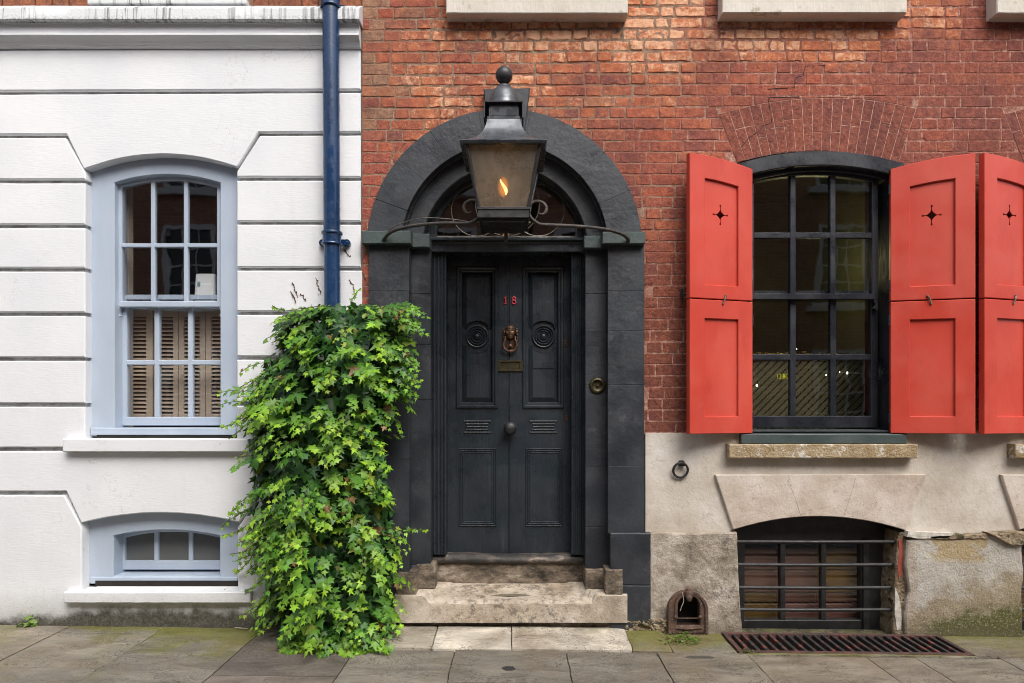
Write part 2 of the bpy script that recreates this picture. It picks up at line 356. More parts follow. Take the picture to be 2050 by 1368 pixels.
    tl = t.n('ShaderNodeBsdfTranslucent', None, Color=(.40, .34, .26)).outputs[0]
    dd = t.n('ShaderNodeMixShader', None, _0=.5, _1=d, _2=tl).outputs[0]
    tr = t.n('ShaderNodeBsdfTransparent', None, Color=(.88, .82, .72)).outputs[0]
    M['lampglass'] = t.done(t.n('ShaderNodeMixShader', None, _0=f, _1=tr, _2=dd).outputs[0])
    M['tracery'] = simple('tarnished_lead_tracery', (.10, .09, .075), (.24, .21, .17), 20, .45, .2, metal=.3)
    M['lattice'] = simple('olive_trellis_paint', (.11, .095, .045), (.16, .14, .07), 6, .6, .2)
    t = NT('glittering_tinsel')
    c = t.ramp(t.noise(60, 3), [(.4, (.35, .18, .02)), (.6, (.9, .65, .2))])
    M['tinsel'] = t.done(t.bsdf(Base_Color=c, Metallic=1.0, Roughness=.25))
    M['reflected_letters'] = NT('glowing_letter_reflection'); M['reflected_letters'] = M['reflected_letters'].done(M['reflected_letters'].n('ShaderNodeEmission', None, Color=(.42, .40, .01, 1), Strength=.8).outputs[0])  # emission stands in for letters reflected in the pane
    M['bulb'] = NT('small_lit_bulb'); M['bulb'] = M['bulb'].done(M['bulb'].n('ShaderNodeEmission', None, Color=(1, .95, .8, 1), Strength=3.0).outputs[0])
    t = NT('painted_cellar_boards'); col, al = t.attr()
    c = t.mix(t.mr(t.noise(3, 5, .6, (.6, 1, 6)), .3, .7), t.mix(.35, col, (.02, .01, .008)), col)
    M['boards'] = t.done(t.bsdf(Base_Color=c, Roughness=.5, Normal=t.bump(t.noise(30, 4, .6, (.1, 1, 1)), .2, .004)))

    # ivy
    t = NT('ivy_leaf'); col, al = t.attr()
    c = t.mix(t.mr(t.noise(45, 3), .3, .7, .0, .35), col, t.mix(.5, col, (.02, .045, .012)))
    b = t.bsdf(Base_Color=c, Roughness=.40, Specular_IOR_Level=.32, Normal=t.bump(t.noise(130, 3), .12, .003))
    tl = t.n('ShaderNodeBsdfTranslucent', None, Color=t.mix(.35, c, (.30, .50, .01))).outputs[0]
    M['leaf'] = t.done(t.n('ShaderNodeMixShader', None, _0=.22, _1=b, _2=tl).outputs[0])
    M['stem'] = simple('ivy_stem_bark', (.045, .030, .018), (.11, .075, .045), 20, .8, .4)
    M['dead'] = simple('dead_ivy_tendril', (.12, .055, .03), (.20, .10, .055), 20, .9, .3)
    M['dryleaf'] = simple('dry_brown_leaf', (.22, .085, .035), (.34, .15, .07), 30, .8, .3)

    # house opposite
    t = NT('facing_street_brick')
    bt = t.n('ShaderNodeTexBrick', None, Vector=t.n('ShaderNodeCombineXYZ', None, X=t.xyz()[0], Y=t.xyz()[2]).outputs[0],
             Color1=(.34, .12, .07, 1), Color2=(.46, .20, .11, 1), Mortar=(.42, .34, .26, 1), Scale=1.0, Mortar_Size=.012, Brick_Width=.225, Row_Height=.075)
    M['facing'] = t.done(t.bsdf(Base_Color=bt.outputs[0], Roughness=.9))
    M['facing_white'] = simple('facing_white_paint', (.7, .7, .7), (.76, .76, .76), 3, .5, .05)
    M['facing_glass'] = simple('facing_dark_pane', (.02, .024, .026), (.03, .034, .036), 1, .1, .02, rvar=.03)


make_materials()

# ------------------------------------------------------------------ mesh helpers


def offset(poly, d):
    """inset a closed 2-D polygon by d (either winding)"""
    n = len(poly); a = sum(poly[i][0] * poly[(i + 1) % n][1] - poly[(i + 1) % n][0] * poly[i][1] for i in range(n))
    s = 1 if a > 0 else -1
    out = []
    for i in range(n):
        p0, p1, p2 = Vector(poly[i - 1]), Vector(poly[i]), Vector(poly[(i + 1) % n])
        e0, e1 = (p1 - p0), (p2 - p1)
        if e0.length < 1e-7 or e1.length < 1e-7: out.append(tuple(p1)); continue
        e0.normalize(); e1.normalize()
        n0, n1 = Vector((-e0.y, e0.x)) * s, Vector((-e1.y, e1.x)) * s
        b = n0 + n1
        if b.length < 1e-5: out.append(tuple(p1 + n0 * d)); continue
        b.normalize(); k = d / max(.35, b.dot(n0))
        out.append(tuple(p1 + b * k))
    return out


def arc_z(x, x0, x1, rise):
    c = (x1 - x0) / 2
    if rise < 1e-5: return 0.0
    rr = (c * c + rise * rise) / (2 * rise); d = x - (x0 + x1) / 2
    return math.sqrt(max(0, rr * rr - d * d)) - (rr - rise)


def arch(x0, x1, zb, zs, rise, n=16):
    """loop: bottom left, bottom right, then the head from right to left"""
    pts = [(x0, zb), (x1, zb)]
    for i in range(n + 1):
        x = lerp(x1, x0, i / n); pts.append((x, zs + arc_z(x, x0, x1, rise)))
    return pts


class MB:
    def __init__(s, mtx=None): s.v = []; s.f = []; s.c = []; s.M = mtx; s.cur = None

    def add(s, vs, fs):
        b = len(s.v)
        vs = [Vector(v) for v in vs]
        if s.M is not None: vs = [s.M @ v for v in vs]
        s.v += [tuple(v) for v in vs]; s.f += [tuple(b + i for i in f) for f in fs]
        if s.cur is not None: s.c += [s.cur] * len(vs)
        return s

    def box(s, x0, x1, y0, y1, z0, z1):
        v = [(x, y, z) for z in (z0, z1) for (x, y) in ((x0, y0), (x1, y0), (x1, y1), (x0, y1))]
        return s.add(v, [(3, 2, 1, 0), (4, 5, 6, 7), (0, 1, 5, 4), (1, 2, 6, 5), (2, 3, 7, 6), (3, 0, 4, 7)])

    def pbox(s, p0, q0, p1, q1, ya, yb):
        """front rectangle given in photo pixels at depth ya, running back to yb"""
        return s.box(X(p0, ya), X(p1, ya), ya, yb, Z(q1, ya), Z(q0, ya))

    def prism(s, poly, y0, y1, bev=0.0):
        n = len(poly); vs = []; fs = []
        loops = [(offset(poly, bev), y0), (poly, y0 + bev), (poly, y1)] if bev else [(poly, y0), (poly, y1)]
        for lp, y in loops: vs += [(p[0], y, p[1]) for p in lp]
        for k in range(len(loops) - 1):
            for i in range(n):
                j = (i + 1) % n; fs.append((k * n + i, k * n + j, (k + 1) * n + j, (k + 1) * n + i))
        fs.append(tuple(range(n))); e = (len(loops) - 1) * n; fs.append(tuple(range(e + n - 1, e - 1, -1)))
        return s.add(vs, fs)

    def prism_holes(s, poly, holes, y0, y1):
        loops = [poly] + holes
        tri = tessellate_polygon([[Vector((p[0], p[1], 0)) for p in l] for l in loops])
        flat = [p for l in loops for p in l]; n = len(flat)
        vs = [(p[0], y0, p[1]) for p in flat] + [(p[0], y1, p[1]) for p in flat]
        fs = [tuple(t) for t in tri] + [tuple(n + i for i in reversed(t)) for t in tri]
        b = 0
        for l in loops:
            m = len(l)
            for i in range(m):
                j = (i + 1) % m; fs.append((b + i, b + j, n + b + j, n + b + i))
            b += m
        return s.add(vs, fs)

    def ring(s, outer, inner, y0, y1, bev=0.0, closed=True):
        n = len(outer); A = [outer, inner]
        if bev: lo = [(outer, y1), (outer, y0 + bev), (offset(outer, bev), y0), (offset(inner, -bev), y0), (inner, y0 + bev), (inner, y1)]
        else: lo = [(outer, y1), (outer, y0), (inner, y0), (inner, y1)]
        vs = [(p[0], y, p[1]) for l, y in lo for p in l]; fs = []; m = len(lo)
        for k in range(m):
            k2 = (k + 1) % m
            for i in range(n if closed else n - 1):
                j = (i + 1) % n; fs.append((k * n + i, k * n + j, k2 * n + j, k2 * n + i))
        if not closed:
            for i in (0, n - 1): fs.append(tuple(k * n + i for k in range(m)))
        return s.add(vs, fs)

    def sheet(s, poly, y):
        return s.add([(p[0], y, p[1]) for p in poly], [tuple(range(len(poly)))])

    def tube(s, pts, r, n=10, flat=1.0, closed=False):
        pts = [Vector(p) for p in pts]; m = len(pts); vs = []; fs = []
        up = None
        for i, p in enumerate(pts):
            if closed: t = pts[(i + 1) % m] - pts[i - 1]
            else: t = pts[min(i + 1, m - 1)] - pts[max(i - 1, 0)]
            if t.length < 1e-9: t = Vector((0, 0, 1))
            t.normalize()
            if up is None:
                up = Vector((0, 0, 1)) if abs(t.z) < .9 else Vector((1, 0, 0))
            a = t.cross(up)
            if a.length < 1e-4: a = t.cross(Vector((.3, .9, .1)))
            a.normalize(); up = a.cross(t).normalized()
            rr = r[i] if isinstance(r, (list, tuple)) else r
            for k in range(n):
                th = 2 * math.pi * k / n
                vs.append(p + a * (math.cos(th) * rr) + up * (math.sin(th) * rr * flat))
        for i in range(m if closed else m - 1):
            j = (i + 1) % m
            for k in range(n):
                l = (k + 1) % n; fs.append((i * n + k, i * n + l, j * n + l, j * n + k))
        if not closed:
            fs.append(tuple(range(n - 1, -1, -1))); fs.append(tuple((m - 1) * n + k for k in range(n)))
        return s.add(vs, fs)

    def lathe(s, c, prof, n=24, axis='z', sq=False):
        """prof: (radius, offset along axis); axis z or -y (toward the street); sq = square plan"""
        c = Vector(c); vs = []; fs = []; m = len(prof)
        for r, h in prof:
            for k in range(n):
                th = 2 * math.pi * k / n + (math.pi / 4 if sq else 0)
                q = r * (math.sqrt(2) if sq else 1)
                a, b = q * math.cos(th), q * math.sin(th)
                vs.append(c + (Vector((a, b, h)) if axis == 'z' else Vector((a, -h, b))))
        for i in range(m - 1):
            for k in range(n):
                l = (k + 1) % n; fs.append((i * n + k, i * n + l, (i + 1) * n + l, (i + 1) * n + k))
        fs.append(tuple(range(n - 1, -1, -1))); fs.append(tuple((m - 1) * n + k for k in range(n)))
        return s.add(vs, fs)

    def ball(s, c, r, n=20, m=12, sc=(1, 1, 1)):
        vs = []; fs = []; c = Vector(c)
        for i in range(1, m):
            ph = math.pi * i / m
            for k in range(n):
                th = 2 * math.pi * k / n
                vs.append(c + Vector((r * sc[0] * math.sin(ph) * math.cos(th), r * sc[1] * math.sin(ph) * math.sin(th), r * sc[2] * math.cos(ph))))
        t = len(vs); vs += [c + Vector((0, 0, r * sc[2])), c - Vector((0, 0, r * sc[2]))]
        for i in range(m - 2):
            for k in range(n):
                l = (k + 1) % n; fs.append((i * n + k, (i + 1) * n + k, (i + 1) * n + l, i * n + l))
        for k in range(n):
            l = (k + 1) % n; fs.append((t, k, l)); fs.append((t + 1, (m - 2) * n + l, (m - 2) * n + k))
        return s.add(vs, fs)

    def build(s, name, m, parent=None, bevel=0.0, ang=35, recalc=True, segs=2, smooth_all=False):
        me = bpy.data.meshes.new(name)
        base = Vector((0, 0, 0)); r = parent
        while r is not None: base = base + r.location; r = r.parent
        me.from_pydata([(v[0] - base.x, v[1] - base.y, v[2] - base.z) for v in s.v], [], s.f)
        if s.c:
            a = me.color_attributes.new('col', 'FLOAT_COLOR', 'POINT')
            a.data.foreach_set('color', np.array([tuple(c) if len(c) == 4 else (*c, 1) for c in s.c], dtype=np.float32).ravel())
        if recalc:
            bm = bmesh.new(); bm.from_mesh(me); bmesh.ops.recalc_face_normals(bm, faces=bm.faces); bm.to_mesh(me); bm.free()
        me.materials.append(M[m])
        if ang:
            me.polygons.foreach_set('use_smooth', [True] * len(me.polygons))
            if not smooth_all: me.set_sharp_from_angle(angle=R(ang))
        o = bpy.data.objects.new(name, me); COL.objects.link(o)
        if parent is not None: o.parent = parent
        if bevel:
            b = o.modifiers.new('edge', 'BEVEL'); b.width = bevel; b.segments = segs; b.limit_method = 'ANGLE'; b.angle_limit = R(40)
        return o


def thing(name, label, cat, loc=(0, 0, 0), group=None):
    o = bpy.data.objects.new(name, None); COL.objects.link(o); o.location = loc; o.empty_display_size = .1
    o['label'] = label; o['category'] = cat
    if group: o['group'] = group
    return o


def tag(o, label=None, cat=None, group=None, kind=None):
    for k, v in (('label', label), ('category', cat), ('group', group), ('kind', kind)):
        if v: o[k] = v
    return o


def ppoly(pts, y=0.0): return [(X(a, y), Z(b, y)) for a, b in pts]


def parc(x0, y0, xa, ya, x1, y1, n=14):
    """quadratic arc through three photo points (ends and apex)"""
    out = []
    for i in range(n + 1):
        t = i / n; x = lerp(x0, x1, t)
        tx = (xa - x0) / (x1 - x0)
        l0 = (t - tx) * (t - 1) / (tx * 1.0); l1 = t * (t - 1) / (tx * (tx - 1)); l2 = t * (t - tx) / (1 - tx)
        out.append((x, y0 * l0 + ya * l1 + y1 * l2))
    return out


def rough_poly(poly, amp, step=.03, seed=0.0):
    """subdivide a polygon outline and shake it so an edge looks broken"""
    out = []; n = len(poly)
    for i in range(n):
        a, b = Vector(poly[i]), Vector(poly[(i + 1) % n]); k = max(1, int((b - a).length / step))
        for j in range(k):
            p = a.lerp(b, j / k)
            out.append((p.x + amp * nz(p.x * 23 + seed, p.y * 23, seed), p.y + amp * nz(p.x * 23, p.y * 23 + 9 + seed, seed)))
    return out


def grid_slab(mb, poly_fn, nx, nzv, yfn):
    """open relief: nx x nzv grid of points poly_fn(u, v)->(x, z) with depth yfn(x, z, u, v)"""
    vs = []; fs = []
    for j in range(nzv + 1):
        for i in range(nx + 1):
            u, v = i / nx, j / nzv; x, z = poly_fn(u, v); vs.append((x, yfn(x, z, u, v), z))
    for j in range(nzv):
        for i in range(nx):
            a = j * (nx + 1) + i; fs.append((a, a + 1, a + nx + 2, a + nx + 1))
    mb.add(vs, fs)


def sash(parent, part, y, gx0, gx1, gyb, gys, gya, mv, mh, mw, st, rb, rt, mat_f, mat_g, th=.04, horns=False):
    """one sash in photo pixels at depth y: glass rectangle gx0..gx1, bottom gyb, head springing gys and apex gya"""
    x0, x1, zb, zs = X(gx0, y), X(gx1, y), Z(gyb, y), Z(gys, y); rise = Z(gya, y) - zs
    inner = arch(x0, x1, zb, zs, rise)
    outer = arch(x0 - st, x1 + st, zb - rb, zs + rt, rise * 1.05)
    mb = MB(); mb.ring(outer, inner, y, y + th, .004)
    w = mw / F / 2
    for px in mv:
        x = X(px, y); mb.prism([(x - w, zb - .002), (x + w, zb - .002), (x + w, zs + arc_z(x, x0, x1, rise) + .004), (x - w, zs + arc_z(x, x0, x1, rise) + .004)], y + .003, y + th - .003, .004)
    for py in mh:
        z = Z(py, y); mb.prism([(x0 - .002, z - w), (x1 + .002, z - w), (x1 + .002, z + w), (x0 - .002, z + w)], y + .0045, y + th - .0045, .004)
    if horns:
        for xx, sgn in ((x0 - st, 1), (x1 + st, -1)):
            pr = [(xx, zb - rb + .004), (xx, zb - rb - .075), (xx + sgn * .012, zb - rb - .080), (xx + sgn * .030, zb - rb - .060), (xx + sgn * .018, zb - rb - .035), (xx + sgn * .036, zb - rb + .004)]
            mb.prism(pr, y + .004, y + th - .008, .003)
    f = mb.build(part, mat_f, parent)
    g = MB(); g.sheet(inner, y + th * .55); g.build('glass', mat_g, parent, recalc=False, ang=0)
    return f


def room(parent, x0, x1, z0, z1, y0, y1, m, name='room_lining', back=True):
    mb = MB(); v = [(x0, y0, z0), (x1, y0, z0), (x1, y0, z1), (x0, y0, z1), (x0, y1, z0), (x1, y1, z0), (x1, y1, z1), (x0, y1, z1)]
    mb.add(v, ([(4, 5, 6, 7)] if back else []) + [(0, 1, 5, 4), (1, 2, 6, 5), (2, 3, 7, 6), (3, 0, 4, 7)])
    return mb.build(name, m, parent, ang=0, recalc=False)


# ------------------------------------------------------------------ ground
def ground():
    pit = (1.425, 2.86, -.385, -.05)
    mb = MB()
    def flat(x0, x1, y0, y1, dz=0.0):
        mb.add([(x0, y0, G(x0) + dz), (x1, y0, G(x1) + dz), (x1, y1, G(x1) + dz), (x0, y1, G(x0) + dz)], [(0, 1, 2, 3)])
    L, Rr = -9.0, 9.0
    flat(L, pit[0], -2.3, .5, -.022); flat(pit[1], Rr, -2.3, .5, -.022)
    flat(pit[0], pit[1], -2.3, pit[2], -.022); flat(pit[0], pit[1], pit[3], .14, -.022)
    z1 = -.03; z0 = -.75
    x0, x1, y0, y1 = pit
    mb.add([(x0, y0, z1 - .02), (x1, y0, z1 - .03), (x1, y1, z1 - .03), (x0, y1, z1 - .02), (x0, y0, z0), (x1, y0, z0), (x1, y1, z0), (x0, y1, z0)],
           [(0, 4, 5, 1), (1, 5, 6, 2), (2, 6, 7, 3), (3, 7, 4, 0), (4, 7, 6, 5)])
    tag(mb.build('pavement_bed', 'joint', None, ang=0, recalc=False), kind='structure')

    mb = MB()
    grey = [(.225, .202, .160), (.200, .182, .148), (.24, .208, .165), (.21, .192, .158)]
    def slab(quad, c=None, moss=0.0, zl=0.0, zback=0.0, n=10, jit=.006):
        c = c or rnd.choice(grey); k = rnd.uniform(.9, 1.1); cc = tuple(a * k for a in c)
        q = [Vector(p) for p in quad]                       # corners: front-left, front-right, back-right, back-left
        g = .0035
        cen = sum(q, Vector((0, 0))) / 4
        q = [p + Vector((-math.copysign(g, p.x - cen.x) * -1 * -1, -math.copysign(g, p.y - cen.y))) for p in q]
        tilt = (rnd.uniform(-.003, .003), rnd.uniform(-.002, .002)); lift = rnd.uniform(-.0015, .0025) + zl
        vs = []; fs = []; cs = []
        for j in range(n + 1):
            for i in range(n + 1):
                u, v = i / n, j / n
                p = q[0].lerp(q[1], u).lerp(q[3].lerp(q[2], u), v)
                eu = min(u, 1 - u, v, 1 - v)
                p = p + Vector((nz(p.x * 11, p.y * 11, 3.1), nz(p.x * 11, p.y * 11, 8.4))) * (jit if eu < .01 else jit * .3)
                z = G(p.x) + lift + tilt[0] * (u - .5) + tilt[1] * (v - .5) + .0035 * nz(p.x * 5, p.y * 7, 1.7) + zback * v
                if eu < .01: z -= .006
                vs.append((p.x, p.y, z)); cs.append((*cc, max(0, moss * (.35 + .65 * v) if moss > 0 else 0)))
        b = len(vs)
        for j in range(n):
            for i in range(n):
                a = j * (n + 1) + i; fs.append((a, a + 1, a + n + 2, a + n + 1))
        # skirt
        ring = [i for i in range(n + 1)] + [(j + 1) * (n + 1) - 1 for j in range(1, n + 1)] + [n * (n + 1) + i for i in range(n - 1, -1, -1)] + [j * (n + 1) for j in range(n - 1, 0, -1)]
        for i in ring: x, y, z = vs[i]; vs.append((x, y, z - .035)); cs.append(cs[i])
        m = len(ring)
        for i in range(m): fs.append((ring[i], b + i, b + (i + 1) % m, ring[(i + 1) % m]))
        mb.add(vs, fs); mb.c += cs
    Q = lambda x0, x1, y0, y1: [(x0, y0), (x1, y0), (x1, y1), (x0, y1)]
    pale = (.60, .545, .46)
    # left columns
    slab(Q(-3.72, -3.06, -.77, -.03), moss=.35); slab(Q(-4.6, -3.72, -.77, -.03), moss=.3)
    slab(Q(-3.06, -2.41, -.17, -.03), moss=.75); slab(Q(-3.06, -2.41, -.77, -.17), moss=.30)
    slab(Q(-2.41, -1.73, -.41, -.03), moss=.85); slab(Q(-2.41, -1.73, -1.05, -.41), moss=.28)
    slab(Q(-1.73, -1.02, -.85, -.03), moss=.15, c=(.15, .13, .112))
    for x0, x1 in ((-4.6, -3.72), (-3.72, -3.06), (-3.06, -2.41)): slab(Q(x0, x1, -1.25, -.77), moss=.15)
    slab(Q(-2.41, -1.73, -1.6, -1.05)); slab(Q(-1.73, -1.02, -1.5, -.85), c=(.20, .17, .145))
    # under the ivy and before the door
    slab(Q(-1.02, -.90, -.40, -.03), moss=.4, n=6)
    slab(Q(-.90, -.54, -.39, -.03), moss=.22, c=(.40, .36, .29), zl=.004, zback=.028)
    slab(Q(-.54, -.035, -.40, -.03), moss=.02, c=pale, zl=.004, zback=.03)
    slab(Q(-.035, .735, -.39, -.03), moss=.12, c=pale, zl=.005, zback=.03)
    slab(Q(.735, .99, -.39, -.03), moss=.95, zl=.002, zback=.02); slab(Q(.99, 1.395, -.42, -.03), moss=.72)
    slab(Q(2.89, 3.75, -.42, -.02), moss=.55); slab(Q(3.75, 4.6, -.42, -.02), moss=.5)
    slab(Q(1.395, 2.89, -.445, -.415), moss=.8, n=24, c=(.30, .28, .22))
    xs = [-1.02, -.39, .31, .88, 1.446, 2.18, 2.488, 3.02, 3.75, 4.6]
    ys = [-1.35, -.91, -1.3, -1.25, -1.3, -.90, -1.3, -1.3, -1.3]
    for a, b, yb in zip(xs, xs[1:], ys):
        top = -.41 if a < 1.3 or a > 2.8 else -.45
        slab(Q(a, b, yb, top), moss=.08)
        slab(Q(a, b, -1.9, yb), moss=.05)
    for i in range(26):                                     # on towards the kerb
        x = -9 + i * .7
        for y0, y1 in ((-2.3, -1.9),): slab(Q(x, x + .7, y0, y1), n=2)
        if x < -4.7 or x > 4.5: slab(Q(x, x + .7, -1.9, -1.0), n=2); slab(Q(x, x + .7, -1.0, -.03), n=2)
    for x0, x1 in ((-4.6, -3.72), (-3.72, -3.06), (-3.06, -2.41)): slab(Q(x0, x1, -1.9, -1.25), n=3)
    for x0, x1, y in ((-2.41, -1.73, -1.6), (-1.73, -1.02, -1.5)): slab(Q(x0, x1, -1.9, y), n=3)
    tag(mb.build('pavement', 'slab', None, ang=50, recalc=False), kind='structure')
    mb = MB(); mb.box(-30, 30, -7.4, -2.3, -.35, -.12); mb.box(-30, 30, -9.3, -7.4, -.35, -.02)
    tag(mb.build('road', 'road', None, ang=0), kind='structure')
    mb = MB(); mb.box(-60, 60, -60, 60, -1.2, -1.0); tag(mb.build('ground', 'road', None, ang=0), kind='structure')
    mb = MB()
    pts = [(-.05 + .12 * math.cos(a) * (1 + .25 * math.sin(2 * a + 1)), .055 + .030 * math.sin(a)) for a in np.linspace(0, 2 * math.pi, 28, endpoint=False)]
    mb.add([(x, y, .2115) for x, y in pts], [tuple(range(28))])
    tag(mb.build('puddle', 'puddle', None, ang=0, recalc=False), kind='structure')


# ------------------------------------------------------------------ white house
def white_house():
    H = thing('white_house', 'white rusticated house front with pale blue sash windows left of the drainpipe', 'house', (X(320), 0, 0))
    dep = .085
    mb = MB()
    E = -330
    def blk(pts): mb.prism(rough_poly(ppoly(pts), .0016, .07, pts[0][1]), 0.0 + rnd.uniform(-.0015, .0015), dep, .007)
    up = parc(171, 338, 320, 309, 473, 335, 16)
    blk([(E, 102), (722, 96), (722, 179), (E, 183)])
    blk([(E, 191), (722, 186), (722, 264), (517, 265), (478, 331)] + up[::-1] + [(167, 338), (133, 269), (E, 269)])
    blk([(E, 277), (130, 276), (170, 345), (171, 359), (E, 359)])
    for a, b in ((367, 449), (457, 536), (544, 625), (633, 715), (723, 807), (815, 896)): blk([(E, a), (170, a), (170, b), (E, b)])
    blk([(520, 272), (722, 271), (722, 354), (474, 354), (474, 343)])
    for a, b, r in ((362, 443, 722), (450, 535, 722), (542, 623, 735), (631, 713, 735), (721, 805, 735), (813, 896, 735)): blk([(474, a), (r, a), (r, b), (474, b)])
    lo = parc(165, 1047, 318, 1027, 476, 1046, 16)
    blk([(E, 904), (735, 904), (735, 984), (520, 985), (479, 1046)] + lo[::-1] + [(162, 1047), (132, 984), (E, 984)])
    blk([(E, 992), (128, 992), (163, 1056), (164, 1275), (E, 1275)])
    blk([(523, 992), (735, 992), (735, 1262), (476, 1262), (476, 1056)])
    mb.build('wall', 'white', H, ang=30)
    mb = MB()
    A1 = arch(X(165), X(479), Z(885), Z(338), Z(306) - Z(338)); A2 = arch(X(158), X(481), Z(1190), Z(1048), Z(1022) - Z(1048))
    mb.prism_holes(ppoly([(E, 95), (724, 95), (724, 520), (737, 520), (737, 1300), (E, 1300)]), [A1, A2], .030, .075)
    mb.build('wall_backing', 'groove', H, ang=0)
    mb = MB(); mb.prism(ppoly([(100, 1186), (520, 1186), (520, 1270), (100, 1270)]), .008, .07); mb.build('wall_base', 'white', H, ang=30)
    # main structure behind so no light leaks
    mb = MB(); x0, x1 = X(E), X(724)
    for a, b, c, d in ((x0, X(150), -.3, 3.2), (X(490), x1, -.3, 3.2), (x0, x1, 3.25, 9.0), (X(150), X(490), Z(1020), Z(905))): mb.box(a, b, .09, .42, c, d)
    mb.build('inner_wall', 'room_dark', H, ang=0)

    # cornice: profile swept along the front, end returned at the right
    def yz(py, y): return (y, Z(py, y))
    prof = [yz(97, -.012), yz(93, -.022), yz(91, -.022), yz(89.5, -.028), yz(84, -.036), yz(76, -.060), yz(71, -.074), yz(70, -.078), yz(67, -.078), yz(66.5, -.062), yz(48, -.062), yz(47, -.070)]
    prof2 = [yz(46.5, -.064), yz(40.5, -.108), yz(38, -.114), yz(17, -.110), yz(15, -.10), yz(12, -.02)]
    for nm, pr, m, xr in (('cornice', prof, 'white', 716), ('coping', prof2, 'coping', 720)):
        mb = MB(); back = [(.06, pr[-1][1]), (.06, pr[0][1])]; lp = pr + back; n = len(lp)
        xsn = [X(E)] + [lerp(X(E), X(xr, -.1), i / 40) for i in range(1, 41)]
        vs = [(x, y + .0025 * nz(x * 3, i, 2), z + .0035 * nz(x * 2.3, 5)) for x in xsn for i, (y, z) in enumerate(lp)]; fs = []
        for k in range(len(xsn) - 1):
            for i in range(n): j = (i + 1) % n; fs.append((k * n + i, k * n + j, (k + 1) * n + j, (k + 1) * n + i))
        fs += [tuple(range(n)), tuple((len(xsn) - 1) * n + i for i in range(n))]
        mb.add(vs, fs); mb.build(nm, m, H, ang=32)
    # wall above the cornice: brick with a painted window sill
    mb = MB(); mb2 = MB(); back = MB()
    back.box(X(E), X(724), .02, .09, Z(13), 5.4); back.build('upper_backing', 'mortar', H, ang=0)
    zc = Z(13, 0) - .005; k = 0
    while zc < 5.2:
        x = X(E) - (.1 if k % 2 else 0)
        while x < X(722):
            L = .215 if (int((x + 9) * 4.3) + k) % 2 else .105
            xa, xb = max(x, X(E)), min(x + L, X(722)); inw = X(186) < (xa + xb) / 2 < X(492)
            if not inw and xb - xa > .03:
                c = mixc((.20, .075, .045), (.13, .08, .055), rnd.random()); q_ = mb if xa < X(300) else mb2; q_.cur = (*mixc(c, (.36, .13, .06), rnd.random() * .5), rnd.random() * .5)
                q_.prism([(xa, zc), (xb, zc), (xb, zc + .062), (xa, zc + .062)], .004 + rnd.uniform(-.002, .002), .03, .004)
            x += L + .012
        zc += .075; k += 1
    mb.build('upper_wall', 'brick', H); mb2.build('upper_wall', 'brick', H)
    mb = MB(); mb.prism(ppoly([(185, -60), (492, -60), (492, 3), (185, 3)]), .0, .06, .004); mb.build('upper_frame', 'blue', H)
    mb = MB(); mb.prism(ppoly([(180, 3), (497, 3), (497, 12), (180, 12)]), -.03, .05, .004); mb.build('upper_sill', 'coping', H)

    # ---- sash window
    y = .075
    mb = MB(); op = arch(X(170) - .03, X(473) + .03, Z(874, y), Z(338) + .03, .10)
    inn = arch(X(229, y), X(441, y), Z(858, y), Z(366, y), Z(349, y) - Z(366, y))
    mb.ring(op, inn, y, .225, .004)
    W = mb.build('window', 'blue', H, ang=30)
    sash(W, 'sash', .125, 243, 434, 603, 375, 361, (305, 371), (491,), 8, .045, .042, .035, 'blue', 'glass_left', .042, True)
    sash(W, 'sash', .172, 253, 441, 835, 600, 600, (313, 380), (726,), 10, .05, .062, .035, 'blue', 'glass_left', .042)
    mb = MB(); mb.prism(ppoly([(183, 857), (474, 857), (474, 871), (183, 871)], .06), .05, .25, .004); mb.build('sill_board', 'blue', W)
    mb = MB(); mb.prism(rough_poly(ppoly([(125, 879), (497, 879), (497, 905), (125, 905)], -.055), .0015, .08), -.055, .12, .006)
    mb.build('window_sill', 'white', H)
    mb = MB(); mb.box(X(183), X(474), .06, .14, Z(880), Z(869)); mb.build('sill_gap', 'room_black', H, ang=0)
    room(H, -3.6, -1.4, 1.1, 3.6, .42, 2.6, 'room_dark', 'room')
    room(H, -2.95, -1.95, 1.30, 3.30, .215, .44, 'room_dark', 'reveal', False)
    mb = MB(); mb.box(-2.90, -2.835, .27, .33, 1.35, 3.25); mb.box(-2.02, -1.99, .27, .33, 1.35, 3.25)
    mb.build('window_casing', 'curtain', H)
    mb = MB(); mb.box(-2.835, -2.02, .235, .335, 2.235, 2.262); mb.build('inner_ledge', 'blue', H, bevel=.003)
    ys = .335
    for a, b, la, lb in ((247, 306, 262, 292), (307, 357, 319, 346), (357, 411, 368, 399), (411, 466, 423, 452)):
        x0, x1, xa, xb = X(a, ys), X(b, ys), X(la, ys), X(lb, ys); zt, zb = Z(617, ys), Z(850, ys); za, zz = Z(634, ys), Z(834, ys)
        mb = MB(); sk = .0
        mb.ring([(x0 + .002, zb), (x1 - .002, zb), (x1 - .002, zt), (x0 + .002, zt)], [(xa, zz), (xb, zz), (xb, za), (xa, za)], ys, ys + .028, .003)
        L = mb.build('louvred_shutter', 'louvre', H)
        mb = MB(); n = 25
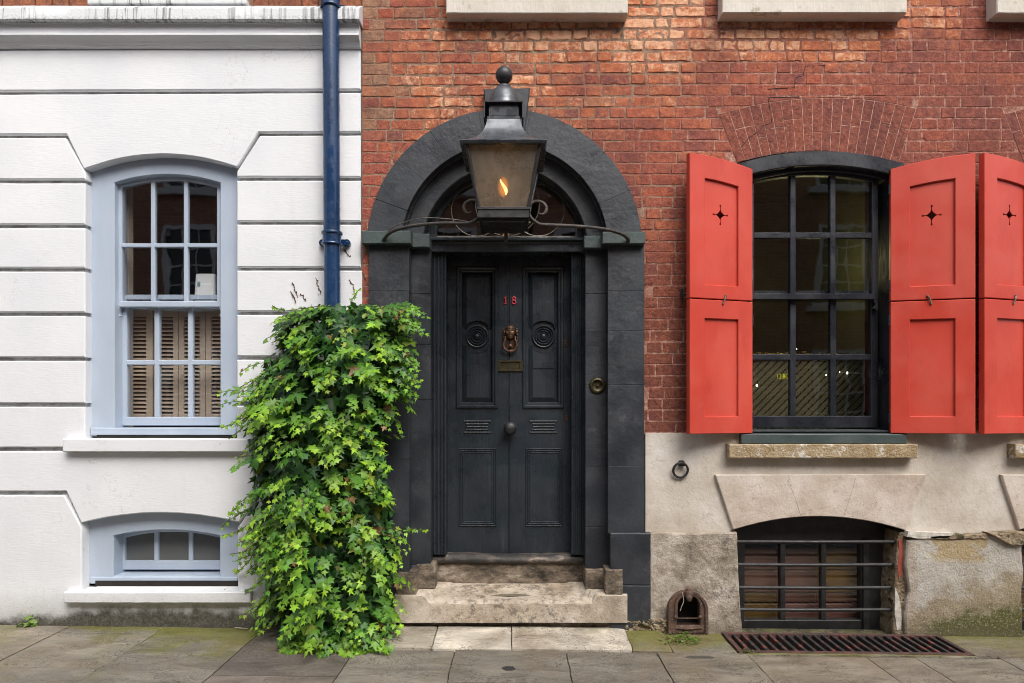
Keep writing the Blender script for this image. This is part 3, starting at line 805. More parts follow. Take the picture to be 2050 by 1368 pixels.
        for i in range(n):
            z = lerp(zz, za, (i + .5) / n)
            mb.add([(xa - .002, ys + .004, z - .010), (xb + .002, ys + .004, z - .010), (xb + .002, ys + .026, z + .006), (xa - .002, ys + .026, z + .006),
                    (xa - .002, ys + .004, z - .006), (xb + .002, ys + .004, z - .006), (xb + .002, ys + .026, z + .010), (xa - .002, ys + .026, z + .010)],
                   [(3, 2, 1, 0), (4, 5, 6, 7), (0, 1, 5, 4), (1, 2, 6, 5), (2, 3, 7, 6), (3, 0, 4, 7)])
        mb.build('slats', 'louvre', L, ang=0)

    # ---- basement window
    y = .085
    mb = MB(); op = arch(X(164) - .02, X(476) + .02, Z(1169, y), Z(1047) + .03, .085)
    inn = arch(X(227, y), X(440, y), Z(1154, y), Z(1073, y), Z(1061, y) - Z(1073, y))
    mb.ring(op, inn, y, .30, .005)
    B = mb.build('cellar_window', 'blue', H, ang=30)
    sash(B, 'sash', .20, 250, 440, 1123, 1077, 1065, (312, 381), (), 9, .05, .065, .03, 'blue', 'dusty', .04)
    mb = MB(); mb.prism(ppoly([(181, 1156), (475, 1156), (475, 1169), (181, 1169)], .07), .072, .28, .004); mb.build('sill_board', 'blue', B)
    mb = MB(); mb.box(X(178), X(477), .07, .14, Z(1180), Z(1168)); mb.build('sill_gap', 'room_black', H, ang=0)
    mb = MB(); mb.prism(rough_poly(ppoly([(127, 1186), (501, 1186), (501, 1208), (127, 1208)], -.05), .003, .05, 3), -.05, .14, .006)
    mb.build('window_sill', 'white', H)
    mb = MB(); a, b = X(182), X(474); zf, zk = Z(1187, -.05), Z(1174, .07)
    mb.add([(a, -.045, zf - .04), (b, -.045, zf - .04), (b, .12, zf - .04), (a, .12, zf - .04), (a, -.045, zf - .004), (b, -.045, zf - .004), (b, .075, zk), (a, .075, zk)],
           [(3, 2, 1, 0), (4, 5, 6, 7), (0, 1, 5, 4), (1, 2, 6, 5), (2, 3, 7, 6), (3, 0, 4, 7)]); mb.build('sill_slope', 'white', H)
    room(H, -3.3, -1.6, -.1, 1.0, .29, 1.2, 'room_dark', 'cellar')

    # router on the ledge inside
    b = P(410, 600, .27); z0 = 2.270
    r = thing('router', 'white home router with small teal emblem standing behind the upper left panes', 'router', (b.x, .28, z0))
    mb = MB(); w0, w1, h = .078, .070, .225
    x0 = X(387, .26)
    f = []
    n = 10
    def cs(w, d, z, xo):
        out = []
        for k in range(28):
            a = 2 * math.pi * k / 28; ca, sa = math.cos(a), math.sin(a)
            e = 4.5
            out.append((xo + math.copysign(abs(ca) ** (2 / e), ca) * w, .285 + math.copysign(abs(sa) ** (2 / e), sa) * d, z))
        return out
    vs = []; xm = x0 + w0
    for k in range(n + 1):
        t = k / n; vs += cs(lerp(w0, w1, t), .034 * (1 - .08 * t), z0 + h * t, xm + .007 * t)
    fs = []
    for k in range(n):
        for i in range(28): j = (i + 1) % 28; fs.append((k * 28 + i, k * 28 + j, (k + 1) * 28 + j, (k + 1) * 28 + i))
    fs += [tuple(range(28)), tuple(n * 28 + i for i in range(28))]
    mb.add(vs, fs); mb.build('casing', 'plastic', r, bevel=.004)
    mb = MB(); ex, ez = x0 + .045, z0 + .148
    for dz, rr in ((.009, .0075), (-.006, .0085)):
        mb.tube([(ex + rr * math.cos(a), .2505, ez + dz + rr * math.sin(a)) for a in np.linspace(0, 2 * math.pi, 16, endpoint=False)], .0022, 6, closed=True)
    mb.build('emblem', 'teal', r)
    return H


def drainpipe():
    T = thing('drainpipe', 'navy blue cast iron drainpipe with eared collar rising out of the ivy', 'drainpipe', (X(664), -.09, 0))
    mb = MB(); r = .0555
    yc = -.095
    def axis(py): return Vector((X(lerp(662, 665.5, py / 640), yc), yc, Z(py, yc)))
    mb.tube([axis(p) for p in (-250, -60, 100, 300, 466, 480)], r, 36); mb.tube([axis(p) for p in (478, 640, 1000, 1230)], r * .98, 36)
    mb.build('pipe', 'navy', T)
    for p0 in (478, 4):
        mb = MB()
        pr = [(r + .001, -.05), (r + .012, -.048), (r + .014, -.042), (r + .012, -.036), (r + .007, -.033), (r + .007, .020), (r + .014, .024), (r + .016, .032), (r + .013, .040), (r + .002, .043)]
        mb.lathe(axis(p0 - 1), pr, 36); c = mb.build('collar', 'navy', T)
        for sx in (-1, 1):
            mb = MB(); a = axis(p0); x = a.x + sx * (r + .028)
            poly = [(x + .024 * math.cos(t), a.z - .012 + .024 * math.sin(t)) for t in np.linspace(0, 2 * math.pi, 20, endpoint=False)]
            hole = [(x + .009 * math.cos(t), a.z - .012 + .009 * math.sin(t)) for t in np.linspace(0, 2 * math.pi, 20, endpoint=False)]
            mb.ring(poly, hole, -.035, -.004, .003); mb.box(min(x, a.x), max(x, a.x), -.05, -.022, a.z - .03, a.z + .006)
            mb.lathe((x, -.03, a.z - .012), [(.011, 0), (.012, .006), (.005, .012)], 12, '-y')
            mb.build('ear', 'navy', c)


# ------------------------------------------------------------------ brick house
def worn_at(x, z):
    px, py = CX + x * F, CY - (z - ZC) * F
    b = 0
    for cx, cy, rx, ry, k in ((960, 190, 210, 110, .75), (1080, 60, 260, 85, .95), (1330, 60, 130, 120, .95), (1500, 70, 190, 60, 1.0), (1120, 180, 130, 90, .6), (1300, 190, 110, 80, .55),
                              (1690, 70, 70, 110, .75), (1840, 20, 110, 60, .8), (800, 130, 60, 130, .45), (790, 300, 60, 80, .35), (1330, 420, 70, 120, .25), (1400, 330, 60, 60, .35)):
        d = ((px - cx) / rx) ** 2 + ((py - cy) / ry) ** 2
        b = max(b, k * math.exp(-d * .8))
    return min(1, max(0, b + .22 * nz(x * 2.3, z * 3.1, 4) + .05))


WIN = 573.0 / F   # spacing of the window bays


def clip_half(poly, p, n):
    out = []
    for i in range(len(poly)):
        a, b = Vector(poly[i]), Vector(poly[(i + 1) % len(poly)])
        da, db = (a - p).dot(n), (b - p).dot(n)
        if da >= 0: out.append(tuple(a))
        if da * db < 0: out.append(tuple(a.lerp(b, da / (da - db))))
    return out


def clip_out(poly, conv):
    """keep the part of poly outside a convex region (one edge decides)"""
    cx = sum(p[0] for p in poly) / len(poly); cz = sum(p[1] for p in poly) / len(poly); best = None
    m = len(conv); ar = sum(conv[i][0] * conv[(i + 1) % m][1] - conv[(i + 1) % m][0] * conv[i][1] for i in range(m)); s = 1 if ar > 0 else -1
    for i in range(m):
        a, b = Vector(conv[i]), Vector(conv[(i + 1) % m]); e = (b - a).normalized(); n = Vector((e.y, -e.x)) * s
        d = (Vector((cx, cz)) - a).dot(n)
        if best is None or d > best[0]: best = (d, a, n)
    return clip_half(poly, best[1], best[2])


def area(p): return abs(sum(p[i][0] * p[(i + 1) % len(p)][1] - p[(i + 1) % len(p)][0] * p[i][1] for i in range(len(p)))) / 2


def brickwork(H):
    mb = MB(); vs = []; fs = []; cs = []
    top_arc = parc(1438, 229, 1640, 197, 1834, 218, 16); bot_arc = parc(1475, 326, 1640, 303, 1797, 331, 16)
    regions = []
    for k in range(2):
        dx = k * WIN
        a = [(X(p) + dx, Z(q)) for p, q in top_arc]; a = [(X(1797) + dx, Z(331)), (X(1475) + dx, Z(326))] + a
        regions.append(a)
        regions.append([(X(1476) + dx, .9), (X(1810) + dx, .9), (X(1808) + dx, Z(331)), (X(1478) + dx, Z(326))])
    c0, r0 = (X(1010), Z(493)), .90
    xl, xr = X(738) + .04, X(1290) - .04

    def brick(poly, w, c, joint):
        nonlocal vs, fs, cs
        y0 = lerp(-.0026, -.0050, min(1, w * 1.4)) + rnd.uniform(-1, 1) * lerp(.0007, .0036, w)
        rnd_amp = lerp(.0018, .0085, w)
        rect = len(poly) == 4
        if rect:
            (xa, za), (xb, zb) = poly[0], poly[2]
            ed = lerp(.0035, .006, w); LX, LZ = xb - xa, zb - za
            us = [0, ed / LX] + [lerp(ed / LX, 1 - ed / LX, q / 7) for q in range(1, 7)] + [1 - ed / LX, 1]
            vv = [0, ed / LZ, .33, .5, .67, 1 - ed / LZ, 1]
            nx = len(us) - 1; nzv = len(vv) - 1; b = len(vs)
            sx, sz = rnd.uniform(-.02, .02), rnd.uniform(-.015, .015)
            for j in range(nzv + 1):
                for i in range(nx + 1):
                    u, v = us[i], vv[j]; x, z = lerp(xa, xb, u), lerp(za, zb, v)
                    e = min(i, nx - i, j, nzv - j)
                    x += rnd_amp * nz(x * 31, z * 31, 1); z += rnd_amp * nz(x * 27, z * 27, 7)
                    yy = y0 + (lerp(.0032, .0065, w) if e == 0 else 0) + (lerp(.0010, .0048, w) * nz(x * 34, z * 34, 3)) + sx * (u - .5) * .1 + sz * (v - .5) * .1
                    if e == 0 and w > .35: yy += .003 * max(0, nz(x * 20, z * 20, 9))
                    vs.append((x, yy, z)); cs.append(c)
            for j in range(nzv):
                for i in range(nx): a = b + j * (nx + 1) + i; fs.append((a, a + 1, a + nx + 2, a + nx + 1))
            per = [b + i for i in range(nx + 1)] + [b + j * (nx + 1) + nx for j in range(1, nzv + 1)] + [b + nzv * (nx + 1) + i for i in range(nx - 1, -1, -1)] + [b + j * (nx + 1) for j in range(nzv - 1, 0, -1)]
            q = len(vs)
            for i in per: vs.append((vs[i][0], .03, vs[i][2])); cs.append(c)
            m = len(per)
            for i in range(m): fs.append((per[i], q + i, q + (i + 1) % m, per[(i + 1) % m]))
        else:
            n = len(poly); b = len(vs); ins = offset(poly, .004)
            for p in ins: vs.append((p[0], y0, p[1])); cs.append(c)
            for p in poly: vs.append((p[0], y0 + .006, p[1])); cs.append(c)
            for p in poly: vs.append((p[0], .03, p[1])); cs.append(c)
            fs.append(tuple(b + i for i in range(n)))
            for k in range(2):
                for i in range(n): j = (i + 1) % n; fs.append((b + k * n + i, b + (k + 1) * n + i, b + (k + 1) * n + j, b + k * n + j))

    z = Z(866) + .004; row = 0; ch = .0772
    while z < 5.3:
        x = X(725) - rnd.uniform(.0, .10) - (.16 if row % 2 else 0); k = row
        while x < 5.4:
            stretcher = (k % 2 == 0); k += 1
            if rnd.random() < .08: stretcher = not stretcher
            L = (.222 if stretcher else .108) * rnd.uniform(.93, 1.06)
            w = worn_at(x + L / 2, z + ch / 2)
            j = lerp(.005, .0105, min(1, w * 1.4)) * rnd.uniform(.65, 1.35)
            dz = .012 * nz(x * .5, z * .9, 12) + rnd.uniform(-.0022, .0022) * (.4 + w)
            xa, xb, za, zb = x + j / 2, x + L - j / 2, z + j / 2 + dz, z + ch - j / 2 + dz + rnd.uniform(-.002, .002)
            x += L
            xa = max(xa, X(725))
            if xb - xa < .025: continue
            poly = [(xa, za), (xb, za), (xb, zb), (xa, zb)]; cx, cz = (xa + xb) / 2, (za + zb) / 2
            if cz < c0[1]:
                if xl < cx < xr: continue
            elif math.hypot(cx - c0[0], cz - c0[1]) < r0: continue
            if abs(cx - X(1008)) < .11 and cz < Z(185) and cz > Z(260): continue
            for rg in regions:
                gx = [p[0] for p in rg]; gz = [p[1] for p in rg]
                if xb > min(gx) and xa < max(gx) and zb > min(gz) and za < max(gz): poly = clip_out(poly, rg)
                if len(poly) < 3: break
            if len(poly) < 3 or area(poly) < .0006: continue
            px, py = CX + cx * F, CY - (cz - ZC) * F
            red = mixc((.36, .092, .066), (.25, .078, .070), rnd.random()); red = mixc(red, (.46, .115, .062), rnd.random() ** 2 * .8)
            org = mixc((.46, .125, .065), (.60, .23, .12), rnd.random())
            t = min(1, max(0, w * .55 + rnd.uniform(-.55, .22)))
            c = mixc(red, org, t)
            q = rnd.random()
            if px < 1200 and q < .16: c = mixc(c, (.20, .095, .085), .8)
            elif px < 1200 and q < .24: c = mixc(c, (.34, .21, .13), .75)
            elif q > .93: c = mixc(c, (.50, .10, .05), .6)
            if px < 765 and py < 260 and rnd.random() < .7: c = mixc(c, (.36, .25, .16), .8)
            if px < 765 and py >= 260: c = mixc(c, (.42, .095, .075), .6)
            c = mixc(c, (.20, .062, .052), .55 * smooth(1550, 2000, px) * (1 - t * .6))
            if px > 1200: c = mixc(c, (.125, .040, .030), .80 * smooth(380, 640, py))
            w = min(1, max(0, w + rnd.uniform(-.12, .12)))
            if len(poly) == 4 and poly[0] != (xa, za): poly = poly + [tuple((Vector(poly[-1]) + Vector(poly[0])) / 2)]
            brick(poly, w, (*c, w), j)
        z += ch; row += 1
    mb.v, mb.f, mb.c = vs, fs, cs
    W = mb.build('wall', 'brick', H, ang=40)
    # mortar bed behind the faces
    mb = MB()
    holes = []
    door = [(X(775), Z(1300)), (X(1250), Z(1300))] + [(X(1010) + .82 * math.cos(a), Z(493) + .82 * math.sin(a)) for a in np.linspace(0, math.pi, 24)]
    outer = [(X(725), Z(870)), (door[-1][0], Z(870))] + door[::-1][:24] + [(door[2][0], Z(870))]
    for k in range(2):
        dx = k * WIN; b = [(X(p) + dx, Z(q)) for p, q in bot_arc]
        outer += [(X(1478) + dx, Z(870))] + b + [(X(1808) + dx, Z(870))]
    outer += [(5.4, Z(870)), (5.4, 5.4), (X(725), 5.4)]
    mb.prism_holes(outer, [], -.0008, .06)
    mb.build('mortar', 'mortar', W, ang=0)
    # rubbed brick arches over the windows
    for k in range(2):
        dx = k * WIN; mb = MB(); n = 19
        tp = parc(1438, 229, 1640, 197, 1834, 218, n); bt = parc(1475, 326, 1640, 303, 1797, 331, n)
        for i in range(n):
            a, b, c, d = [(X(p[0]) + dx, Z(p[1])) for p in (bt[i], bt[i + 1], tp[i + 1], tp[i])]
            f = rnd.choice((.36, .62, 1.0, .5))
            parts = [(0, f), (f, 1)] if f < 1 else [(0, 1)]
            for u, v in parts:
                q = [mixp(a, d, u), mixp(b, c, u), mixp(b, c, v), mixp(a, d, v)]
                cc = mixc((.20, .056, .050), (.26, .072, .052), rnd.random()); mb.cur = (*cc, .02)
                q2 = offset(q, .0021)
                mb.prism(q2, -.0042 + rnd.uniform(-.0009, .0009), .03, .0012)
        ba = mb.build('brick_arch', 'brick', H, ang=0)
        mb = MB(); mb.prism([(X(p[0]) + dx, Z(p[1])) for p in bt] + [(X(p[0]) + dx, Z(p[1])) for p in tp][::-1], -.0024, .02); mb.build('arch_joint', 'arch_joint', ba, ang=0)
    for pts in ([(1592, 191), (1626, 133), (1653, 131), (1650, 131), (1612, 133), (1607, 152), (1590, 156), (1588, 176), (1560, 177), (1538, 178)], [(1538, 196), (1570, 195), (1600, 194)], [(1538, 197), (1545, 246), (1528, 252), (1520, 262), (1500, 276), (1484, 295)]):
        if pts[0] == (1592, 191): pts = [(1658, 131), (1612, 133), (1608, 152), (1592, 156), (1591, 176), (1560, 177), (1538, 179)]
        mb = MB(); v = []
        for a, b in zip(pts, pts[1:]): v += [P(lerp(a[0], b[0], t) + 1.3 * nz(a[0] + t * 3, b[1]), lerp(a[1], b[1], t) + 1.3 * nz(b[0], a[1] + t * 3), -.003) for t in (0, .33, .66)]
        v.append(P(*pts[-1], -.003)); mb.tube(v, [.0012 + .0022 * abs(math.sin(i * 1.7)) for i in range(len(v))], 6); mb.build('crack', 'room_black', H)


def mixp(a, b, t): return (lerp(a[0], b[0], t), lerp(a[1], b[1], t))


def star_hole(cx, cz, L=.064, s=1.0):
    pts = []
    for q in range(4):
        a = q * math.pi / 2; ux, uz = math.cos(a), math.sin(a); px, pz = -uz, ux
        hl = L if q % 2 else L * .86
        neck = .0028
        def at(r, o): return (cx + (ux * r + px * o) * s, cz + (uz * r + pz * o) * s)
        pts += [at(.024, -.007), at(hl * .58, -neck), at(hl * .86, -neck)]
        for t in (-2.3, -1.3, -.45, .45, 1.3, 2.3): pts.append(at(hl + .0075 * math.cos(t) - .002, .0075 * math.sin(t)))
        pts += [at(hl * .86, neck), at(hl * .58, neck), at(.024, .007)]
    return pts


def shutter(H, hinge, free, name='shutter'):
    """two stacked leaves hinged at the window and swung open past the wall"""
    hx, hy = hinge; fx, fy = free
    U = Vector((fx - hx, fy - hy, 0)); w = U.length; U.normalize(); N = Vector((U.y, -U.x, 0))
    if N.y > 0: N = -N                                     # N faces the street
    mt = Matrix(((U.x, -N.x, 0, hx), (U.y, -N.y, 0, hy), (0, 0, 1, 0), (0, 0, 0, 1)))
    zb, zm, zh, zf = 1.345, 2.248, 3.155, 3.215
    n = 8
    def top(u): t = u / w; return lerp(zh, zf, t) + .024 * math.sin(math.pi * t) * .6
    def loop(u0, u1, z0, zt): return [(u0, z0), (u1, z0)] + [(lerp(u1, u0, i / n), zt(lerp(u1, u0, i / n))) for i in range(n + 1)]
    th = .042
    # upper leaf
    mb = MB(mt)
    mb.ring(loop(0, w, zm + .004, top), loop(w * .235, w * .765, 2.345, lambda u: top(u) - .155), 0, th, .0035)
    Lf = mb.build(name, 'red', H, ang=30)
    mb = MB(mt); pn = loop(w * .225, w * .775, 2.335, lambda u: top(u) - .145)
    mb.prism_holes(pn, [star_hole(w * .5, Z(430, -.1))], .017, .030); mb.build('panel', 'red', Lf, ang=30)
    mb = MB(mt)
    mb.ring([(0, zb), (w, zb), (w, zm - .004), (0, zm - .004)], [(w * .235, zb + .115), (w * .765, zb + .115), (w * .765, zm - .13), (w * .235, zm - .13)], 0, th, .0035)
    Ll = mb.build(name, 'red', H, ang=30)
    mb = MB(mt); mb.prism([(w * .225, zb + .105), (w * .775, zb + .105), (w * .775, zm - .12), (w * .225, zm - .12)], .017, .030); mb.build('panel', 'red', Ll, ang=30)
    mb = MB(mt); u = w * .46
    mb.tube([(u - .010, -.004, zm + .030), (u + .003, -.012, zm + .005), (u + .011, -.005, zm - .028)], .0052, 8); mb.ball((u - .010, -.005, zm + .028), .008, 10, 6); mb.ball((u + .011, -.006, zm - .026), .007, 10, 6)
    mb.build('latch', 'tracery', Lf)
    for zz, pr in ((3.02, Lf), (2.36, Lf), (2.12, Ll), (1.45, Ll)):
        mb = MB(mt); mb.tube([(-.006, .010, zz - .035), (-.006, .010, zz + .035)], .008, 10); mb.build('hinge', 'frame', pr)
    return Lf, Ll


def brick_house():
    H = thing('brick_house', 'old red brick house with black arched doorway and red shutters', 'house', (X(1200), 0, 0))
    brickwork(H)
    # body behind the facade
    mb = MB(); x0, x1 = X(725), 5.4
    for a, b, c, d in ((x0, X(790), -.3, 3.4), (X(1230), X(1460), -.3, 3.4), (X(1815), X(1460) + WIN, -.3, 3.4), (X(1815) + WIN, x1, -.3, 3.4), (x0, x1, 3.45, 9.0)): mb.box(a, b, .062, .42, c, d)
    mb.box(X(1440), x1, .20, .42, Z(1040), Z(892))
    mb.build('inner_wall', 'room_black', H, ang=0)
    # limewashed band under the bricks
    poly = [(1292, 867), (2700, 867), (2700, 1070)]
    for k in (1, 0):
        d = 573 * k; poly += [(1830 + d, 1070), (1812 + d, 1062)] + [(p + d, q) for p, q in parc(1467, 1060, 1640, 1031, 1812, 1062, 12)][::-1] + [(1455 + d, 1070)]
    poly += [(1292, 1070)]
    mb = MB(); mb.prism_holes(ppoly(poly), [], -.004, .06); mb.build('rendered_band', 'render', H, ang=30)
    for k in range(2):
        d = 573 * k
        lp = [(1432 + d, 951), (1855 + d, 950)] + [(p + d, q) for p, q in parc(1468, 1061, 1640, 1034, 1812, 1062, 14)][::-1]
        mb = MB(); mb.prism(rough_poly(ppoly(lp, -.03), .0016, .05, k), -.032, .16, .005); ln = mb.build('lintel', 'lintel', H, ang=30)
        for a, b in (((1577, 956), (1604, 1034)), ((1714, 956), (1690, 1032))):
            mb = MB(); mb.tube([P(lerp(a[0], b[0], t) + d + 1.2 * nz(t * 4, a[0]), lerp(a[1], b[1], t), -.0318) for t in np.linspace(0, 1, 9)], .0013, 6); mb.build('fine_joint', 'rubble', ln)
        mb = MB(); sp = rough_poly(ppoly([(1460 + d, 890), (1838 + d, 890), (1838 + d, 918), (1460 + d, 918)], -.085), .0035, .035, 5 + k)
        mb.prism(sp, -.085, .05, .006); mb.build('stone_sill', 'sill_stone', H, ang=30)
    # plinth stones
    mb = MB()
    pl = [(1300, 1067), (1390, 1069), (1476, 1066), (1478, 1130), (1481, 1200), (1487, 1275), (1409, 1275), (1409, 1216), (1400, 1199), (1379, 1190), (1358, 1199), (1349, 1216), (1349, 1275), (1300, 1275)]
    mb.prism(rough_poly(ppoly(pl, -.035), .005, .04, 2), -.035, .17, .008); mb.build('plinth_stone', 'plinth', H, ang=30)
    mb = MB()
    mb.box(X(1340), X(1420), .10, .16, -.1, Z(1180)); mb.build('niche_back', 'room_black', H, ang=0)
    mb = MB()
    pr = [(1816, 1083), (1850, 1077), (1900, 1080), (1950, 1074), (1985, 1070), (2020, 1076), (2046, 1082), (2050, 1150), (2046, 1200), (2050, 1292), (1814, 1292), (1812, 1230), (1820, 1180), (1812, 1130)]
    mb.prism(rough_poly(ppoly(pr, -.04), .007, .035, 8), -.042, .17, .010); mb.build('plinth_stone', 'plinth', H, ang=30)
    mb = MB(); mb.prism(rough_poly(ppoly([(1812 + 573, 1075), (2700, 1075), (2700, 1300), (1812 + 573, 1300)], -.04), .007, .05, 9), -.042, .17, .010); mb.build('plinth_stone', 'plinth', H, ang=30)
    # crumbling ledge and jamb
    mb = MB()
    for i in range(110):
        q = P(rnd.uniform(1252, 1345), rnd.uniform(1240, 1264), -.055); mb.ball(q, rnd.uniform(.004, .015), 6, 4, (rnd.uniform(.8, 1.7), .8, rnd.uniform(.5, 1.0)))
    mb.box(X(1215), X(1345), -.045, .0, -.1, Z(1246)); mb.build('rubble_footing', 'rubble', H, ang=25); mb = MB()
    for (pp, ya, yb, s) in (([(1800, 1066), (1835, 1063), (1838, 1078), (1822, 1090), (1822, 1275), (1788, 1275), (1790, 1180), (1795, 1110)], -.006, .19, 1.1),
                            ([(1965, 1064), (2046, 1062), (2050, 1074), (2030, 1090), (2005, 1086), (1985, 1076)], -.075, .05, 5.0), ([(1850, 1069), (1970, 1066), (1968, 1077), (1855, 1079)], -.052, .05, 7.0)):
        q = rough_poly(ppoly(pp, 0), .010, .025, s); mb.prism(q, ya, yb, .008); mb.build('crumbling_mortar', 'rubble', H, ang=25); mb = MB()
    mb = MB(); mb.prism(rough_poly(ppoly([(1799, 1083), (1805, 1076), (1807, 1110), (1806, 1150), (1799, 1158), (1797, 1135), (1800, 1110)], -.008), .004, .02, 3), -.010, 0); mb.build('paint_flake', 'flake_red', H, ang=0)
    mb = MB(); mb.prism(rough_poly(ppoly([(1792, 1175), (1799, 1195), (1805, 1225), (1804, 1262), (1796, 1262), (1791, 1230)], -.008), .004, .02, 4), -.010, 0); mb.build('paint_flake', 'flake_white', H, ang=0)
    mb = MB(); mb.prism(rough_poly(ppoly([(1815, 1063), (1905, 1067), (1895, 1076), (1840, 1078), (1812, 1074)], -.03), .003, .02, 4), -.052, 0); mb.build('paint_flake', 'flake_white', H, ang=0)
    # upper sills at the top edge of the picture
    for a, b, c in ((893, 1257, 27), (1446, 1816, 26), (1996, 2380, 27)):
        y = -.11; mb = MB(); mb.prism(rough_poly(ppoly([(a, -45), (b, -45), (b, c), (a, c)], y), .0025, .06, a), y, .05, .006); mb.build('upper_sill', 'portland', H, ang=30)
        mb = MB(); mb.box(X(a + 20, 0), X(b - 20, 0), -.03, .03, Z(c + 12) - .004, Z(c) + .02); mb.build('bedding_mortar', 'rubble', H, ang=0)

    doorway(H)
    for k in range(2): bay(H, k * WIN, k)
    # shutters
    lh, lf = (X(1507, -.035), -.035), (X(1381, -.18), -.18)
    A = shutter(H, lh, lf)
    rh, rf = (X(1783, -.035), -.035), (X(1953, -.17), -.17)
    shutter(H, rh, rf)
    for o in A:                                            # the next window's near shutter repeats the first pair
        c = o.copy(); COL.objects.link(c); c.location = o.location + Vector((WIN - .018, 0, 0)); c.parent = H
        for ch in o.children:
            d = ch.copy(); COL.objects.link(d); d.parent = c
    mb = MB(); p = P(1363, 590, 0)
    mb.tube([(p.x, .03, p.z), (p.x, -.03, p.z), (p.x + .02, -.05, p.z - .005), (p.x + .05, -.055, p.z + .006)], .006, 8)
    mb.prism([(p.x - .012, p.z + .03), (p.x + .006, p.z + .034), (p.x + .012, p.z - .02), (p.x + .004, p.z - .05), (p.x - .006, p.z - .02)], -.04, -.03, .002); mb.build('shutter_hook', 'iron', H)
    return H


def bay(H, dx, k):
    """main sash window and cellar window of one bay"""
    px = dx * F
    ex = []
    def q(v): return v + px
    # timber frame nearly flush with the brick
    y = -.018
    mb = MB()
    outer = arch(X(1477) + dx, X(1809) + dx, Z(866), Z(329), Z(304) - Z(329)); inner = arch(X(1503, y) + dx, X(1784, y) + dx, Z(862), Z(351), Z(333) - Z(351))
    mb.ring(outer, inner, y, .15, .006)
    W = mb.build('window', 'frame', H, ang=30)
    mb = MB()                                              # staff bead steps on the reveals
    o2 = arch(X(1500) + dx, X(1790) + dx, Z(864), Z(349), Z(330) - Z(349)); i2 = arch(X(1503, .05) + dx + .012, X(1784, .05) + dx - .030, Z(862), Z(357), Z(339) - Z(357))
    mb.ring(o2, i2, .045, .16, .006); mb.build('bead', 'frame', W, ang=30)
    sx = dx * 0
    def S(part, y, gx0, gx1, *a, **kw):
        f = 1 / (1 + y / D)
        return sash(W, part, y, gx0 + px * f, gx1 + px * f, a[0], a[1], a[2], [m + px * f for m in a[3]], *a[4:], **kw)
    S('sash', .075, 1510, 1746, 588, 364, 351, (1588, 1668), (471,), 11.5, .045, .04, .05, 'frame', 'glass', .04, horns=True)
    S('sash', .118, 1507, 1744, 833, 592, 592, (1588, 1669), (715,), 12.5, .05, .085, .035, 'frame', 'glass', .04)
    mb = MB(); a, b = X(1479) + dx, X(1808) + dx
    zt, zb = Z(861), Z(889, -.045)
    mb.add([(a, -.048, zb), (b, -.048, zb), (b, .16, zb), (a, .16, zb), (a, -.048, zt - .028), (b, -.048, zt - .028), (b, .16, zt + .006), (a, .16, zt + .006)],
           [(3, 2, 1, 0), (4, 5, 6, 7), (0, 1, 5, 4), (1, 2, 6, 5), (2, 3, 7, 6), (3, 0, 4, 7)])
    mb.build('sill_board', 'impost', W, bevel=.005)
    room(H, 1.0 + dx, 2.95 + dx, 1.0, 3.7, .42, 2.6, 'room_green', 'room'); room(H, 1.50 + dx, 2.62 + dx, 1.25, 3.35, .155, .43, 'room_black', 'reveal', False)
    # cellar window
    y = .17
    f = 1 / (1 + y / D)
    mb = MB()
    xo0, xo1 = X(1470, y) + dx, X(1772, y) + dx
    outer = [(xo0, -.7), (xo1, -.7), (xo1, Z(1040)), (xo0, Z(1040))]
    inner = [(X(1491, y) + dx, -.02 - .035 * 0 + .02), (X(1724, y) + dx, 0.0), (X(1724, y) + dx, Z(1090, y)), (X(1491, y) + dx, Z(1090, y))]
    mb.ring(outer, inner, y, y + .06, .004)
    for m in (1568, 1650):
        x = X(m, y) + dx; mb.prism([(x - .018, 0), (x + .018, 0), (x + .018, Z(1089, y)), (x - .018, Z(1089, y))], y + .004, y + .05, .004)
    mb.prism([(X(1724, y) + dx + .008, -.3), (X(1738, y) + dx, -.3), (X(1738, y) + dx, Z(1080, y)), (X(1724, y) + dx + .008, Z(1080, y))], y - .02, y + .02, .003)
    C = mb.build('cellar_window', 'iron', H, ang=30)
    g = MB(); g.sheet(inner, y + .03); g.build('glass', 'glass', C, recalc=False, ang=0)
    mb = MB(); yb = y + .12
    pk, oc = (.20, .085, .065), (.20, .11, .025)
    colr = [[pk, (.19, .085, .06), (.17, .10, .04), (.17, .09, .022)], [pk, (.19, .09, .07), (.17, .075, .055), (.19, .085, .075)], [oc, (.21, .11, .02), (.16, .07, .04), (.20, .085, .07)]]
    for i, (a, b) in enumerate(((1484, 1569), (1569, 1651), (1651, 1740))):
        zs = [Z(1104, y), Z(1150, y), Z(1196, y), Z(1218, y), -.15]
        for j in range(4):
            mb.cur = (*colr[i][j], 1); mb.prism([(X(a, y) + dx, zs[j + 1] + .004), (X(b, y) + dx, zs[j + 1] + .004), (X(b, y) + dx, zs[j] - .004), (X(a, y) + dx, zs[j] - .004)], yb + (.014 if j == 2 else 0), yb + .03, .006)
    mb.build('painted_boards', 'boards', C, ang=0)
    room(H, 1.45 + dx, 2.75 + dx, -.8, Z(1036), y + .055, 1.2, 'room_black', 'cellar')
    mb = MB()
    zz = [1085, 1131, 1177, 1221]
    for pyb in zz:
        z = Z(pyb, .03) + rnd.uniform(-.002, .002)
        b = MB(); b.tube([(X(1474) + dx, .035, z), (X(1640) + dx, .033, z - .002), (X(1798) + dx, .035, z)], .0125, 14); b.build('security_bar', 'iron', C)


